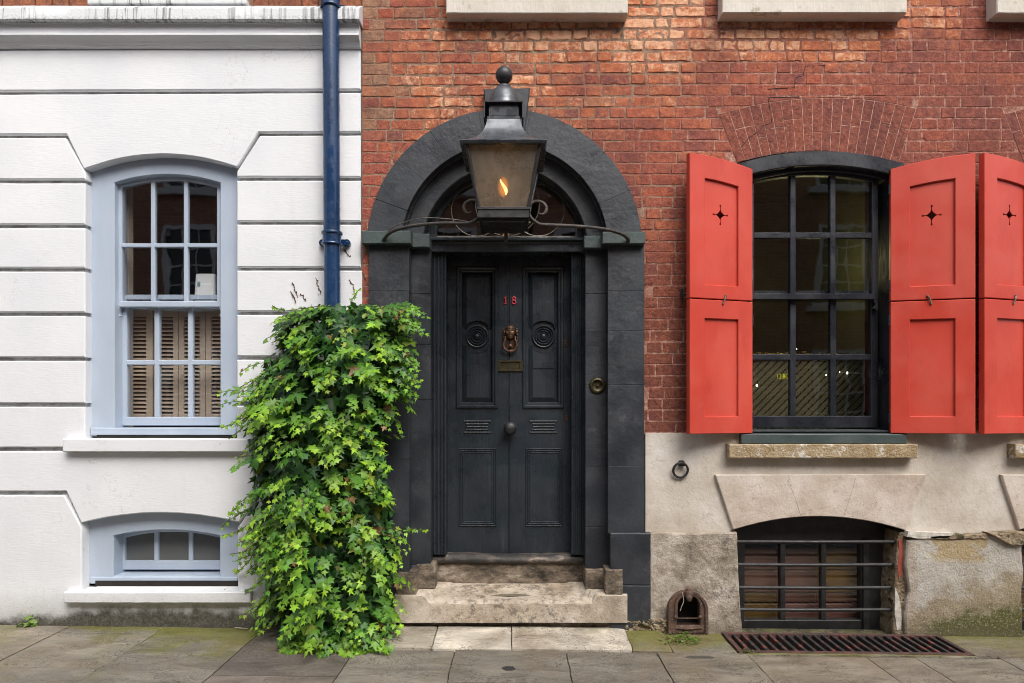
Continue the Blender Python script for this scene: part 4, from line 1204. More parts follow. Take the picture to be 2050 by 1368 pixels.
def doorway(H):
    cx, cz = 1010, 493
    # ---- outer arch ring (voussoirs with fine joints), keystone
    def ringpts(r0, r1, a0, a1, n=8): return [(cx + r1 * math.cos(lerp(a0, a1, i / n)), cz - r1 * math.sin(lerp(a0, a1, i / n))) for i in range(n + 1)] + [(cx + r0 * math.cos(lerp(a1, a0, i / n)), cz - r0 * math.sin(lerp(a1, a0, i / n))) for i in range(n + 1)]
    y = -.030; mb = MB()
    cuts = [R(2), R(24), R(43), R(64), R(79), R(101), R(123), R(141), R(160), R(178)]
    g = R(.11)
    for a, b in zip(cuts, cuts[1:]): mb.prism(ppoly(ringpts(207, 275.5, a + g, b - g), y), y + rnd.uniform(-.0015, .0015), .10, .0018)
    S = mb.build('door_surround', 'surround', H, ang=30)
    mb = MB(); mb.ring(ppoly([(cx + 273 * math.cos(a), cz - 273 * math.sin(a)) for a in np.linspace(0, math.pi, 40)], y), ppoly([(cx + 209 * math.cos(a), cz - 209 * math.sin(a)) for a in np.linspace(0, math.pi, 40)], y), -.0275, .09, closed=False); mb.build('arch_core', 'impost', S)
    mb = MB(); yk = -.075
    mb.prism(rough_poly(ppoly([(968, 178), (1061, 176), (1050, 262), (1040, 300), (985, 300), (977, 262)], yk), .0025, .04, 3), yk, .05, .005); mb.build('keystone', 'surround', S)
    # ---- second, set-back arch and its moulded edge
    y2 = .075; mb = MB()
    def semi(r, yy, n=40, ang0=0): return [(X(cx) + r / F * math.cos(a), Z(cz) + r / F * math.sin(a)) for a in np.linspace(0, math.pi, n)]
    mb.ring(semi(214, 0), semi(168, 0), y2, .30, .006, closed=False); mb.build('inner_arch', 'surround', S, ang=30)
    mb = MB(); mb.ring(semi(211, 0), semi(202, 0), .04, .09, .004, closed=False); mb.build('arch_moulding', 'surround', S, ang=30)
    # ---- imposts
    for nm, a, b, c, d, yy in (('l', 724, 822, 462, 488, -.085), ('l2', 824, 860, 468, 495.5, .015), ('r', 1206, 1292, 464, 488, -.085), ('r2', 1169, 1206, 472, 497, .015)):
        mb = MB(); mb.prism(rough_poly(ppoly([(a, c), (b, c), (b, d), (a, d)], yy), .0022, .04, a), yy, .20 if yy > 0 else .08, .005); mb.build('impost', 'impost', S, ang=30)
    # ---- pilasters: outer and inner, with block joints
    y = -.03
    for a, b, bot, js in ((738, 819, 1150, (583, 700, 920)), (1217, 1290, 1068, (583, 663, 771, 934))):
        mb = MB(); ys = [484] + list(js) + [bot]
        for p, q in zip(ys, ys[1:]): mb.prism(rough_poly(ppoly([(a, p + .3), (b, p + .3), (b, q - .3), (a, q - .3)], y), .0010, .08, p), y + rnd.uniform(-.001, .001), .09, .002)
        mb.box(X(a, y) + .004, X(b, y) - .004, -.024, .08, Z(bot), Z(484)); mb.build('pilaster', 'surround', S, ang=30)
    for a, b, bot, js in ((818, 862, 1132, (588, 690, 800)), (1172, 1222, 1142, (588, 665, 771, 934, 1055))):
        mb = MB(); ys = [490] + list(js) + [bot]; y = .075
        for p, q in zip(ys, ys[1:]): mb.prism(ppoly([(a, p + .3), (b, p + .3), (b, q - .3), (a, q - .3)], y), y + rnd.uniform(-.001, .001), .30, .002)
        mb.build('pilaster', 'surround', S, ang=30)
    # painted plinth block right of the door and its hidden twin in the ivy
    for a, b in ((1222, 1303), (715, 800)):
        y = -.060; mb = MB(); mb.prism(rough_poly(ppoly([(a, 1068), (b, 1068), (b, 1172), (a, 1172)], y), .003, .04, a), y, .08, .006)
        mb.prism(rough_poly(ppoly([(a, 1173), (b, 1173), (b, 1244), (a, 1275)], y), .003, .04, a + 1), y + .001, .08, .004); mb.build('plinth_block', 'surround', S, ang=30)
    # stone feet of the pilasters standing on the step
    for a, b, c, d, yy in ((793, 833, 1148, 1189, -.075), (834, 871, 1131, 1176, .05), (1172, 1210, 1140, 1176, .05), (1212, 1247, 1141, 1189, -.075)):
        mb = MB(); mb.prism(rough_poly(ppoly([(a, c), (b, c), (b, d + 3), (a, d + 3)], yy), .005, .02, a), yy, .22 if yy > 0 else .10, .006); mb.build('pilaster_foot', 'riser', S, ang=30)
    # ---- timber door frame: reeded jambs and transom
    yf = .185
    mb = MB()
    for a, b, s in ((858, 893, 1), (1144, 1182, -1)):
        x0, x1 = X(a, yf), X(b, yf); mb.box(x0, x1, yf + .014, .40, Z(1112, yf), Z(500, yf))
        for i in range(4):
            x = lerp(x0, x1, (.30, .52, .74, .93)[i] if s > 0 else (.07, .26, .48, .70)[i])
            mb.tube([(x, yf + .014, Z(1110, yf)), (x, yf + .014, Z(503, yf))], .0085 if i not in ((3,) if s > 0 else (0,)) else .011, 12)
    Fm = mb.build('door_frame', 'door', S)
    mb = MB(); xa, xb = X(858, .16), X(1176, .16)
    pr = [(.19, 507), (.155, 505), (.150, 503), (.150, 489), (.142, 485), (.120, 482), (.112, 480), (.112, 476.5), (.19, 474)]
    vs = []; n = len(pr)
    for xx in (xa, xb): vs += [(xx, yy, Z(p, yy)) for yy, p in pr] + [(xx, .36, Z(474, .19)), (xx, .36, Z(507, .19))]
    n += 2
    mb.add(vs, [tuple(range(n)), tuple(range(2 * n - 1, n - 1, -1))] + [(i, (i + 1) % n, n + (i + 1) % n, n + i) for i in range(n)]); mb.build('transom', 'door', S, ang=25)
    # ---- fanlight
    y = .22; mb = MB()
    o = [(X(cx) + .62 * math.cos(a), Z(cz) + .62 * math.sin(a)) for a in np.linspace(0, math.pi, 40)]
    i_ = [(X(1016, y) + 148 / F * math.cos(a), Z(475, y) + 126 / F * math.sin(a)) for a in np.linspace(0, math.pi, 40)]
    mb.ring(o, i_, y - .02, y + .03, .006, closed=False); Fl = mb.build('fanlight', 'door', S, ang=30)
    mb = MB(); mb.sheet(i_, y + .012); mb.build('glass', 'glass_left', Fl, recalc=False, ang=0)
    mb = MB()
    def circ(a, b, r, n=48): return [P(a + r * math.cos(t), b - r * math.sin(t), y) for t in np.linspace(0, 2 * math.pi, n, endpoint=False)]
    for a, b, r in ((955, 422, 51.5), (1016, 409, 64), (1078, 421, 52)): mb.tube(circ(a, b, r), .0042, 8, closed=True)
    mb.tube([P(1016 + 146 * math.cos(t), 474 - 119 * math.sin(t), y) for t in np.linspace(0, math.pi, 40)], .0036, 8)
    mb.tube([P(871, 474, y), P(1162, 474, y)], .0048, 8); mb.tube([P(1017, 445, y - .004), P(1017, 474, y - .004)], .009, 8)
    for i in range(5):
        for s in (-1, 1): mb.tube([P(1017, 449 + i * 5, y - .006), P(1017 + s * 6, 452 + i * 5, y - .006), P(1017 + s * 8, 449 + i * 5, y - .006)], .0025, 6)
    mb.build('tracery', 'tracery', Fl)
    room(H, X(850, .25), X(1185, .25), Z(480, .25) , Z(300, .25), .255, 1.6, 'room_dark', 'hall')
    # ---- door leaf
    yd = .32; mb = MB(); d = lambda pts: ppoly(pts, yd)
    mb.prism_holes(d([(884, 498), (1153, 498), (1153, 1108), (884, 1108)]), [d([(916, 536), (994, 536), (994, 815), (916, 815)]), d([(1049, 536), (1126, 536), (1126, 815), (1049, 815)])], yd, yd + .05)
    mb.box(X(880), X(1160), yd + .05, yd + .06, Z(1115, yd), Z(495, yd))
    Dr = mb.build('door', 'door', S, ang=20)
    # meeting astragal
    mb = MB()
    for dxp in (-3.2, 3.2): mb.tube([P(1019.5 + dxp * .5, 503, yd - .002), P(1020.5 + dxp * .5, 1106, yd - .002)], .0045, 8)
    mb.build('astragal', 'door', Dr)
    # top panels: bolection moulding, raised field, sunk roundel with rings
    for a, b, rc in ((916, 994, 955.5), (1049, 1126, 1088)):
        mb = MB()
        mb.ring(d([(a - 3, 818), (b + 3, 818), (b + 3, 533), (a - 3, 533)]), d([(a + 4, 811), (b - 4, 811), (b - 4, 540), (a + 4, 540)]), yd - .014, yd + .04, .007)
        mb.ring(d([(a + 2, 813), (b - 2, 813), (b - 2, 538), (a + 2, 538)]), d([(a + 9, 806), (b - 9, 806), (b - 9, 545), (a + 9, 545)]), yd + .002, yd + .04, .006)
        # raised field split above and below the roundel
        x0, x1 = a + 9, b - 9; rr = 33.0; rzc = 675
        xi0, xi1 = a + 18, b - 17
        up = [(x0, 545), (x1, 545), (x1, 650)] + [(rc + rr * math.cos(t), rzc - rr * math.sin(t)) for t in np.linspace(R(32), R(148), 16)] + [(x0, 650)]
        lo = [(x0, 700)] + [(rc - rr * math.cos(t), rzc + rr * math.sin(t)) for t in np.linspace(R(32), R(148), 16)] + [(x1, 700), (x1, 806), (x0, 806)]
        def inner(pl): return [(min(max(p, xi0), xi1), min(max(q, 556), 796)) for p, q in pl]
        for pl in (up, lo):
            A_, B_ = d(pl), d(inner(pl)); n = len(pl); vs = [(p[0], yd + .034, p[1]) for p in A_] + [(p[0], yd + .012, p[1]) for p in B_]
            mb.add(vs, [(i, (i + 1) % n, n + (i + 1) % n, n + i) for i in range(n)] + [tuple(n + i for i in range(n))])
        mb.sheet(d([(x0, 545), (x1, 545), (x1, 806), (x0, 806)]), yd + .036)
        Pn = mb.build('panel', 'door', Dr, ang=25)
        mb = MB(); c = P(rc, 674, yd + .036); k = 1 / F * 1.068
        prof = [(33.5 * k, -.002), (33.5 * k, .004), (24 * k, .006), (23.2 * k, .016), (21.4 * k, .020)]
        for rq in (20, 15, 10): prof += [(rq * k, .018), ((rq - 1) * k, .007), ((rq - 1.9) * k, .007), ((rq - 3.0) * k, .018), ((rq - 4) * k, .021)]
        prof += [(4.6 * k, .010), (4.2 * k, .010), (4.0 * k, .018), (2 * k, .022), (.01 * k, .023)]
        mb.lathe(c, prof, 48, '-y'); mb.build('roundel', 'door', Pn, ang=50)
        # small reeded panel
        mb = MB()
        for i in range(5):
            zz = 843.5 + i * 5.6; ins = 4.5 if i in (1, 2, 3) else 0
            if i == 2: ins = 6
            mb.tube([P(rc - 27 + ins, zz, yd), P(rc + 27 - ins, zz, yd)], .0075, 10)
        mb.build('reeding', 'door', Dr)
        # bottom panel: three nested mouldings
        mb = MB(); a2, b2 = (919, 994) if rc < 1000 else (1052, 1126)
        for j in range(3):
            o_ = [(a2 + j * 3.6, 1054 - j * 3.6), (b2 - j * 3.6, 1054 - j * 3.6), (b2 - j * 3.6, 898 + j * 3.6), (a2 + j * 3.6, 898 + j * 3.6)]
            n_ = [(a2 + j * 3.6 + 2.4, 1054 - j * 3.6 - 2.4), (b2 - j * 3.6 - 2.4, 1054 - j * 3.6 - 2.4), (b2 - j * 3.6 - 2.4, 898 + j * 3.6 + 2.4), (a2 + j * 3.6 + 2.4, 898 + j * 3.6 + 2.4)]
            mb.ring(d(o_), d(n_), yd - .007 + j * .001, yd + .01, .003)
        mb.build('panel', 'door', Dr, ang=25)
    mb = MB(); mb.prism(d([(1067, 723), (1110, 723), (1110, 738), (1067, 738)]), yd + .006, yd + .02, .002); mb.build('patch', 'door', Dr)
    # hardware
    mb = MB()
    mb.lathe(P(1021.5, 857, yd), [(.049, 0), (.049, .004), (.030, .006), (.020, .014), (.018, .030), (.034, .036), (.044, .050), (.046, .062), (.040, .076), (.024, .086), (.001, .089)], 32, '-y'); mb.build('knob', 'iron', Dr)
    mb = MB(); yl = yd - .012
    mb.ring(ppoly([(995, 744), (1047, 744), (1047, 721), (995, 721)], yl), ppoly([(1002, 739), (1040, 739), (1040, 726), (1002, 726)], yl), yl, yd + .002, .003)
    mb.prism(ppoly([(1002, 739), (1040, 739), (1040, 726), (1002, 726)], yl), yl + .006, yd + .002); mb.build('letter_plate', 'brass', Dr)
    for a, b in ((1132, 688), (1134, 838)):
        mb = MB(); mb.prism(ppoly([(a - 3, b - 6), (a + 3, b - 6), (a + 3, b + 6), (a - 3, b + 6)], yd), yd - .006, yd + .004, .002); mb.lathe(P(a, b + 1, yd - .006), [(.006, 0), (.005, .004), (.001, .005)], 10, '-y'); mb.build('keyhole_plate', 'bronze', Dr)
    # numerals 1 and 8
    for ch, px in (('1', 1012), ('8', 1029)):
        mb = MB(); p = P(px, 602, yd); u = .0276 * 1.02
        def V(a, b): return (p.x + a * u, yd - .006, p.z + b * u)
        if ch == '1':
            mb.prism([(p.x + a * u, p.z + b * u) for a, b in ((-.45, -1), (.45, -1), (.45, -.8), (.2, -.72), (.2, 1), (0, 1), (-.48, .66), (-.42, .5), (-.18, .6), (-.18, -.72), (-.45, -.8))], yd - .009, yd, .0015)
        else:
            for c_, r_x, r_z in ((.47, .40, .40), (-.44, .47, .47)): mb.tube([V(r_x * math.cos(t), c_ + r_z * math.sin(t)) for t in np.linspace(0, 2 * math.pi, 24, endpoint=False)], .0050, 8, closed=True)
        mb.build('door_number', 'number', Dr, ang=40)
    knocker(Dr, yd)
    # bell push on the right inner pilaster
    mb = MB(); c = P(1196, 772, .075)
    mb.lathe(c, [(.058, -.002), (.058, .004), (.055, .012), (.048, .017), (.041, .019), (.038, .017), (.036, .004), (.030, .001), (.011, .001), (.011, .010), (.008, .014), (.001, .015)], 40, '-y'); mb.build('bell_push', 'brass', S)


def knocker(Dr, yd):
    """bronze Egyptian head with striped headcloth holding a ring"""
    k = 1 / F * 1.068; c = P(1021.5, 670, yd); mb = MB()
    def L(a, b, o): return (c.x + a * k, yd - o, c.z + b * k)
    # face: height-field over an oval
    nx, nyv = 26, 34; vs = []; fs = []
    for j in range(nyv + 1):
        for i in range(nx + 1):
            u, v = lerp(-1, 1, i / nx), lerp(-1, 1, j / nyv)
            wv = math.sqrt(max(0, 1 - v * v * .92)) * (1 - .16 * max(0, -v))
            a, b = u * 11.5 * wv, 4 + v * 14.5
            h = .034 * math.sqrt(max(0, 1 - u * u)) * (.55 + .45 * math.sqrt(max(0, 1 - v * v)))
            g = lambda p, q, sx, sy: math.exp(-((a - p) / sx) ** 2 - ((b - q) / sy) ** 2)
            h += .0055 * g(0, 3.5, 1.4, 4.0) + .003 * g(0, 0.2, 2.2, 1.1)                      # nose
            h += -.007 * (g(-4.3, 6.5, 2.5, 1.4) + g(4.3, 6.5, 2.5, 1.4)) + .004 * (g(-4.3, 5.9, 1.8, .7) + g(4.3, 5.9, 1.8, .7)) + .004 * (g(-4.5, 9, 3.4, .9) + g(4.5, 9, 3.4, .9))   # eyes, brows
            h += .005 * (g(0, -3.1, 2.8, .7) + g(0, -4.9, 2.2, .7)) - .005 * g(0, -4.0, 3.2, .45) + .004 * g(0, -8, 3, 1.6)      # lips, chin
            h += .003 * (g(-5.6, 0, 3, 3) + g(5.6, 0, 3, 3))
            if b > 11.2: h += .004 + .002 * math.sin(b * 4.2)                                 # headcloth
            vs.append(L(a, b, max(.001, h)))
    for j in range(nyv):
        for i in range(nx): q = j * (nx + 1) + i; fs.append((q, q + 1, q + nx + 2, q + nx + 1))
    mb.add(vs, fs)
    for s in (-1, 1):
        mb.ball(L(s * 12.2, 4, .010), .012, 12, 8, (.55, .8, 1.5))                           # ear
        for t in range(9):                                                                   # ribbed lappets
            mb.tube([L(s * (12.0 + .18 * t), 11 - t * 2.9, .006), L(s * (15.4 - .10 * t), 10.4 - t * 2.9, .004)], .0056, 8)
        mb.tube([L(s * 9.6, -4, .016), L(s * 10.0, -10, .020), L(s * 12.4, -17, .024), L(s * 13.6, -23, .026), L(s * 12.0, -29, .028), L(s * 7.0, -33.5, .029), L(0, -35, .030)], [.007, .008, .0085, .009, .009, .010, .013], 10)
    mb.ball(L(0, -34.5, .030), .016, 14, 8, (1.4, .8, .8))
    mb.prism([(c.x + a * k, c.z + b * k) for a, b in ((-9, -6), (9, -6), (10, -16), (11, -26), (6, -33), (-6, -33), (-11, -26), (-10, -16))], yd - .003, yd + .002)
    mb.lathe(Vector(L(0, -24, 0)), [(.017, 0), (.016, .008), (.009, .010), (.009, .018), (.004, .021), (.001, .0215)], 18, '-y')
    mb.build('knocker', 'bronze', Dr, ang=60)


def front_steps():
    T = thing('front_steps', 'worn pale stone doorstep with sooty riser and dark rounded threshold below the black door', 'doorstep', (X(1022), 0, 0))
    # lower step: one worn block, dished in the middle
    yf, yb, zt, zb = -.08, .30, .255, .060
    x0, x1 = X(790, yf), X(1256, yf); mb = MB(); nx, ny = 60, 20
    def top(x, t):                                          # t 0 front .. 1 back
        a = X(lerp(852, 912, t), lerp(yf, .25, t)); b = X(lerp(1194, 1130, t), lerp(yf, .25, t))
        s = smooth(a - .006, a + .012, x) * (1 - smooth(b - .012, b + .006, x))
        dish = lerp(.054, .004, t) + .014 * math.exp(-((x + .05) / .16) ** 2 - ((t - .45) / .28) ** 2)
        return zt - s * dish + .003 * nz(x * 9, t * 4, 2) - .006 * smooth(.08, 0, t)
    vs = []; fs = []
    for j in range(ny + 1):
        for i in range(nx + 1):
            x = lerp(x0, x1, i / nx); t = j / ny; yy = lerp(yf, yb, t); vs.append((x, yy + (.006 if j == 0 else 0), top(x, t)))
    for j in range(ny):
        for i in range(nx): q = j * (nx + 1) + i; fs.append((q, q + 1, q + nx + 2, q + nx + 1))
    b = len(vs); rows = 6                                   # front face
    for j in range(rows + 1):
        for i in range(nx + 1):
            x = lerp(x0, x1, i / nx); t = j / rows; zz = lerp(top(x, 0) - .006, zb, t)
            vs.append((x, yf + .004 * nz(x * 14, zz * 14, 6) + .003 * nz(x * 40, zz * 40, 2) + (.006 if abs(x - X(1155, yf)) < .006 else 0), zz))
    for i in range(nx): fs.append((i, b + i, b + i + 1, i + 1))
    for j in range(rows):
        for i in range(nx): q = b + j * (nx + 1) + i; fs.append((q, q + nx + 1, q + nx + 2, q + 1))
    for s, i0 in ((x0, 0), (x1, nx)):                       # ends
        lp = [j * (nx + 1) + i0 for j in range(ny + 1)]; fr = [b + j * (nx + 1) + i0 for j in range(rows + 1)]
        e = len(vs); vs.append((s, yb, zb)); fs.append(tuple(lp[::-1] + fr + [e]) if i0 == 0 else tuple((lp[::-1] + fr + [e])[::-1]))
    mb.add(vs, fs); mb.build('lower_step', 'step', T, ang=40)
    mb = MB(); mb.box(x0 + .05, x1 - .05, yf + .05, .28, -.05, zb + .01); mb.build('footing', 'riser', T)
    # riser under the door
    y = .245; mb = MB(); mb.prism(rough_poly(ppoly([(868, 1126), (1174, 1126), (1174, 1174), (868, 1174)], y), .007, .03, 2), y, .40, .010); mb.build('riser', 'riser', T, ang=30)
    # bull-nosed threshold, dished by feet
    mb = MB(); ya = .215; xs = np.linspace(X(862, ya), X(1183, ya), 44); vs = []; fs = []; m = 12
    for x in xs:
        u = (x - xs[0]) / (xs[-1] - xs[0]); sag = .014 * math.exp(-((u - .52) / .30) ** 2)
        z1 = Z(1106, .3) - sag; z0 = Z(1131, ya)
        for k in range(m):
            a = lerp(R(90), R(270), k / (m - 1)); h = (z1 - z0) / 2
            vs.append((x, ya + .035 + .036 * math.cos(a) + .003 * nz(x * 12, k, 3), (z0 + z1) / 2 + h * math.sin(a) + .003 * nz(x * 9, k * .7, 8)))
        vs += [(x, .42, z0), (x, .42, z1)]
    m += 2
    for i in range(len(xs) - 1):
        for k in range(m): l = (k + 1) % m; fs.append((i * m + k, i * m + l, (i + 1) * m + l, (i + 1) * m + k))
    fs += [tuple(range(m)), tuple((len(xs) - 1) * m + k for k in range(m))]
    mb.add(vs, fs); mb.build('threshold', 'threshold', T, ang=40)


# ------------------------------------------------------------------ lantern
def lantern():
    xc, yc = X(1009, -.38), -.38
    T = thing('wall_lantern', 'large black gas lantern with lit flame and ball finial above the door', 'lantern', (xc, yc, 2.6))
    zb, ze = 2.742, 3.118; hb, ht = .150, .222
    def pt(sx, sy, t, inset=0.0): h = lerp(hb, ht, t) - inset; return Vector((xc + sx * h, yc + sy * h, lerp(zb, ze, t)))
    mb = MB()
    for sx in (-1, 1):
        for sy in (-1, 1): mb.tube([pt(sx, sy, -.02), pt(sx, sy, .5), pt(sx, sy, 1.0)], .0115, 8)
    for t, r in ((0, .010), (1, .010)):
        c = [pt(-1, -1, t), pt(1, -1, t), pt(1, 1, t), pt(-1, 1, t)]
        for i in range(4): mb.tube([c[i], c[(i + 1) % 4]], r, 8)
    Fr = mb.build('frame', 'iron', T)
    for sx, sy, tx, ty in ((-1, -1, 1, -1), (1, -1, 1, 1), (1, 1, -1, 1), (-1, 1, -1, -1)):
        g = MB(); a = [pt(sx, sy, 0, .004), pt(tx, ty, 0, .004), pt(tx, ty, 1, .004), pt(sx, sy, 1, .004)]; g.add(a, [(0, 1, 2, 3)]); g.build('pane', 'lampglass', T, ang=0, recalc=False)
    # base tray
    mb = MB(); mb.lathe((xc, yc, zb), [(.152, -.060), (.156, -.056), (.156, -.012), (.163, -.008), (.163, .004), (.150, .006)], 4, 'z', True)
    mb.lathe((xc, yc, zb), [(.132, -.080), (.134, -.062)], 4, 'z', True); mb.build('base_tray', 'iron', T, ang=20)
    # roof: concave square pagoda
    mb = MB(); prof = [(.244, -.014), (.254, -.015), (.262, -.002), (.262, .004), (.242, .008)]
    for i in range(11):
        t = i / 10; prof.append((lerp(.240, .100, t) - .038 * math.sin(math.pi * t) * (1 - .25 * t), .010 + .185 * t ** 1.15))
    mb.lathe((xc, yc, ze), prof, 4, 'z', True); mb.build('roof', 'lamp_metal', T, ang=20)
    z1 = ze + .195
    mb = MB(); mb.lathe((xc, yc, z1), [(.102, 0), (.102, .012), (.092, .014), (.092, .092)], 4, 'z', True)
    for i in range(15):
        x = lerp(xc - .078, xc + .078, i / 14); mb.box(x - .0022, x + .0022, yc - .0975, yc - .09, z1 + .022, z1 + .085)
    V = mb.build('vent', 'lamp_metal', T, ang=20)
    mb = MB(); mb.lathe((xc, yc, z1 + .092), [(.118, 0), (.122, .003), (.122, .010), (.112, .012)], 4, 'z', True)
    for s in (-1, 1): mb.box(xc + s * .119 - .004, xc + s * .119 + .004, yc - .119, yc + .119, z1 - .002, z1 + .094)
    mb.build('vent_hood', 'iron', T, ang=20)
    z2 = z1 + .104; mb = MB(); mb.lathe((xc, yc, z2), [(.099, 0), (.099, .008), (.096, .012), (.095, .035), (.091, .062), (.082, .090), (.067, .114), (.050, .130), (.044, .133), (.044, .140), (.038, .143), (.014, .145), (.014, .172)], 28)
    mb.build('dome', 'lamp_metal', T, ang=40)
    mb = MB(); mb.ball((xc, yc, z2 + .212), .054, 28, 16); mb.lathe((xc, yc, z2 + .14), [(.016, 0), (.013, .02), (.019, .03)], 14); mb.build('finial', 'iron', T)
    # burner and flame
    mb = MB(); mb.tube([(xc + .012, yc, zb - .09), (xc + .012, yc, zb + .125)], .0065, 8); mb.build('burner', 'rust', T)
    mb = MB(); fl = []
    for t in np.linspace(0, 1, 12): fl.append(Vector((xc + .012 - .030 * t ** 1.3 + .006 * math.sin(t * 5), yc, zb + .130 + .095 * t)))
    mb.tube(fl, [.003 + .0100 * math.sin(math.pi * min(1, (i / 11) ** .8)) * (1 - .35 * i / 11) for i in range(12)], 10); mb.build('flame', 'flame', T)
    mb = MB(); mb.ball((xc - .004, yc, zb + .178), .052, 20, 12, (.8, .8, 1.35)); mb.build('flame_halo', 'halo', T, smooth_all=True)  # see-through glowing ball, stands in for the flame's halo
    ld = bpy.data.lights.new('flame_glow', 'POINT'); ld.energy = .30; ld.color = (1, .55, .2); ld.shadow_soft_size = .02
    lo = bpy.data.objects.new('flame_glow', ld); COL.objects.link(lo); lo.location = (xc - .01, yc, zb + .185)
    lo.parent = T; lo.location = Vector((xc - .01, yc - .035, zb + .18)) - T.location
    # wrought-iron arms with scrolls
    mb = MB()
    def path(pts): return [P(*p) for p in pts]
    def fine(pts, n=5):
        out = []; m = len(pts)
        for i in range(m - 1):
            p0, p1, p2, p3 = pts[max(i - 1, 0)], pts[i], pts[i + 1], pts[min(i + 2, m - 1)]
            for k in range(n):
                t = k / n; out.append(.5 * ((2 * p1) + (p2 - p0) * t + (2 * p0 - 5 * p1 + 4 * p2 - p3) * t * t + (3 * p1 - p0 - 3 * p2 + p3) * t ** 3))
        out.append(pts[-1]); return out
    lf = path([(767, 482, -.08), (771, 476, -.10), (783, 465, -.15), (808, 456, -.22), (845, 450, -.29), (890, 447, -.35), (925, 447.5, -.37), (942, 446, -.38), (957, 437, -.38), (965, 424, -.38), (963, 411, -.38), (953, 402.5, -.38), (942, 401.5, -.38), (932, 407, -.38), (928.5, 416, -.38), (932, 424.5, -.38), (938, 427, -.38), (944, 425, -.38)])
    rt = path([(1258, 484, -.08), (1256, 477, -.11), (1243, 468, -.16), (1215, 460, -.23), (1175, 455, -.30), (1130, 452, -.35), (1098, 451, -.37), (1080, 449, -.38), (1066, 440, -.38), (1058, 427, -.38), (1059, 414, -.38), (1068, 405, -.38), (1079, 403.5, -.38), (1090, 409, -.38), (1094, 418, -.38), (1091, 427, -.38), (1085, 430, -.38), (1079, 428, -.38)])
    for pts in (lf, rt):
        f = fine(pts); b = MB(); b.tube(f, [.0125 if i < len(f) - 14 else lerp(.0125, .007, (i - len(f) + 14) / 14) for i in range(len(f))], 10, .85); b.build('bracket_arm', 'bracket', T)
    mb = MB(); mb.tube([(xc - .17, yc, zb - .05), (xc + .17, yc, zb - .05)], .012, 10); mb.tube([(xc + .012, yc, zb - .09), (xc + .014, yc + .002, zb - .17)], .012, 10); mb.build('gas_cock', 'brass', T)
    mb = MB(); mb.tube(fine(path([(768, 478, -.085), (785, 456, -.15), (815, 444, -.22), (850, 436.5, -.29), (900, 439, -.35), (930, 443, -.36), (945, 447, -.37)])), .0035, 8); mb.build('gas_pipe', 'tracery', T)


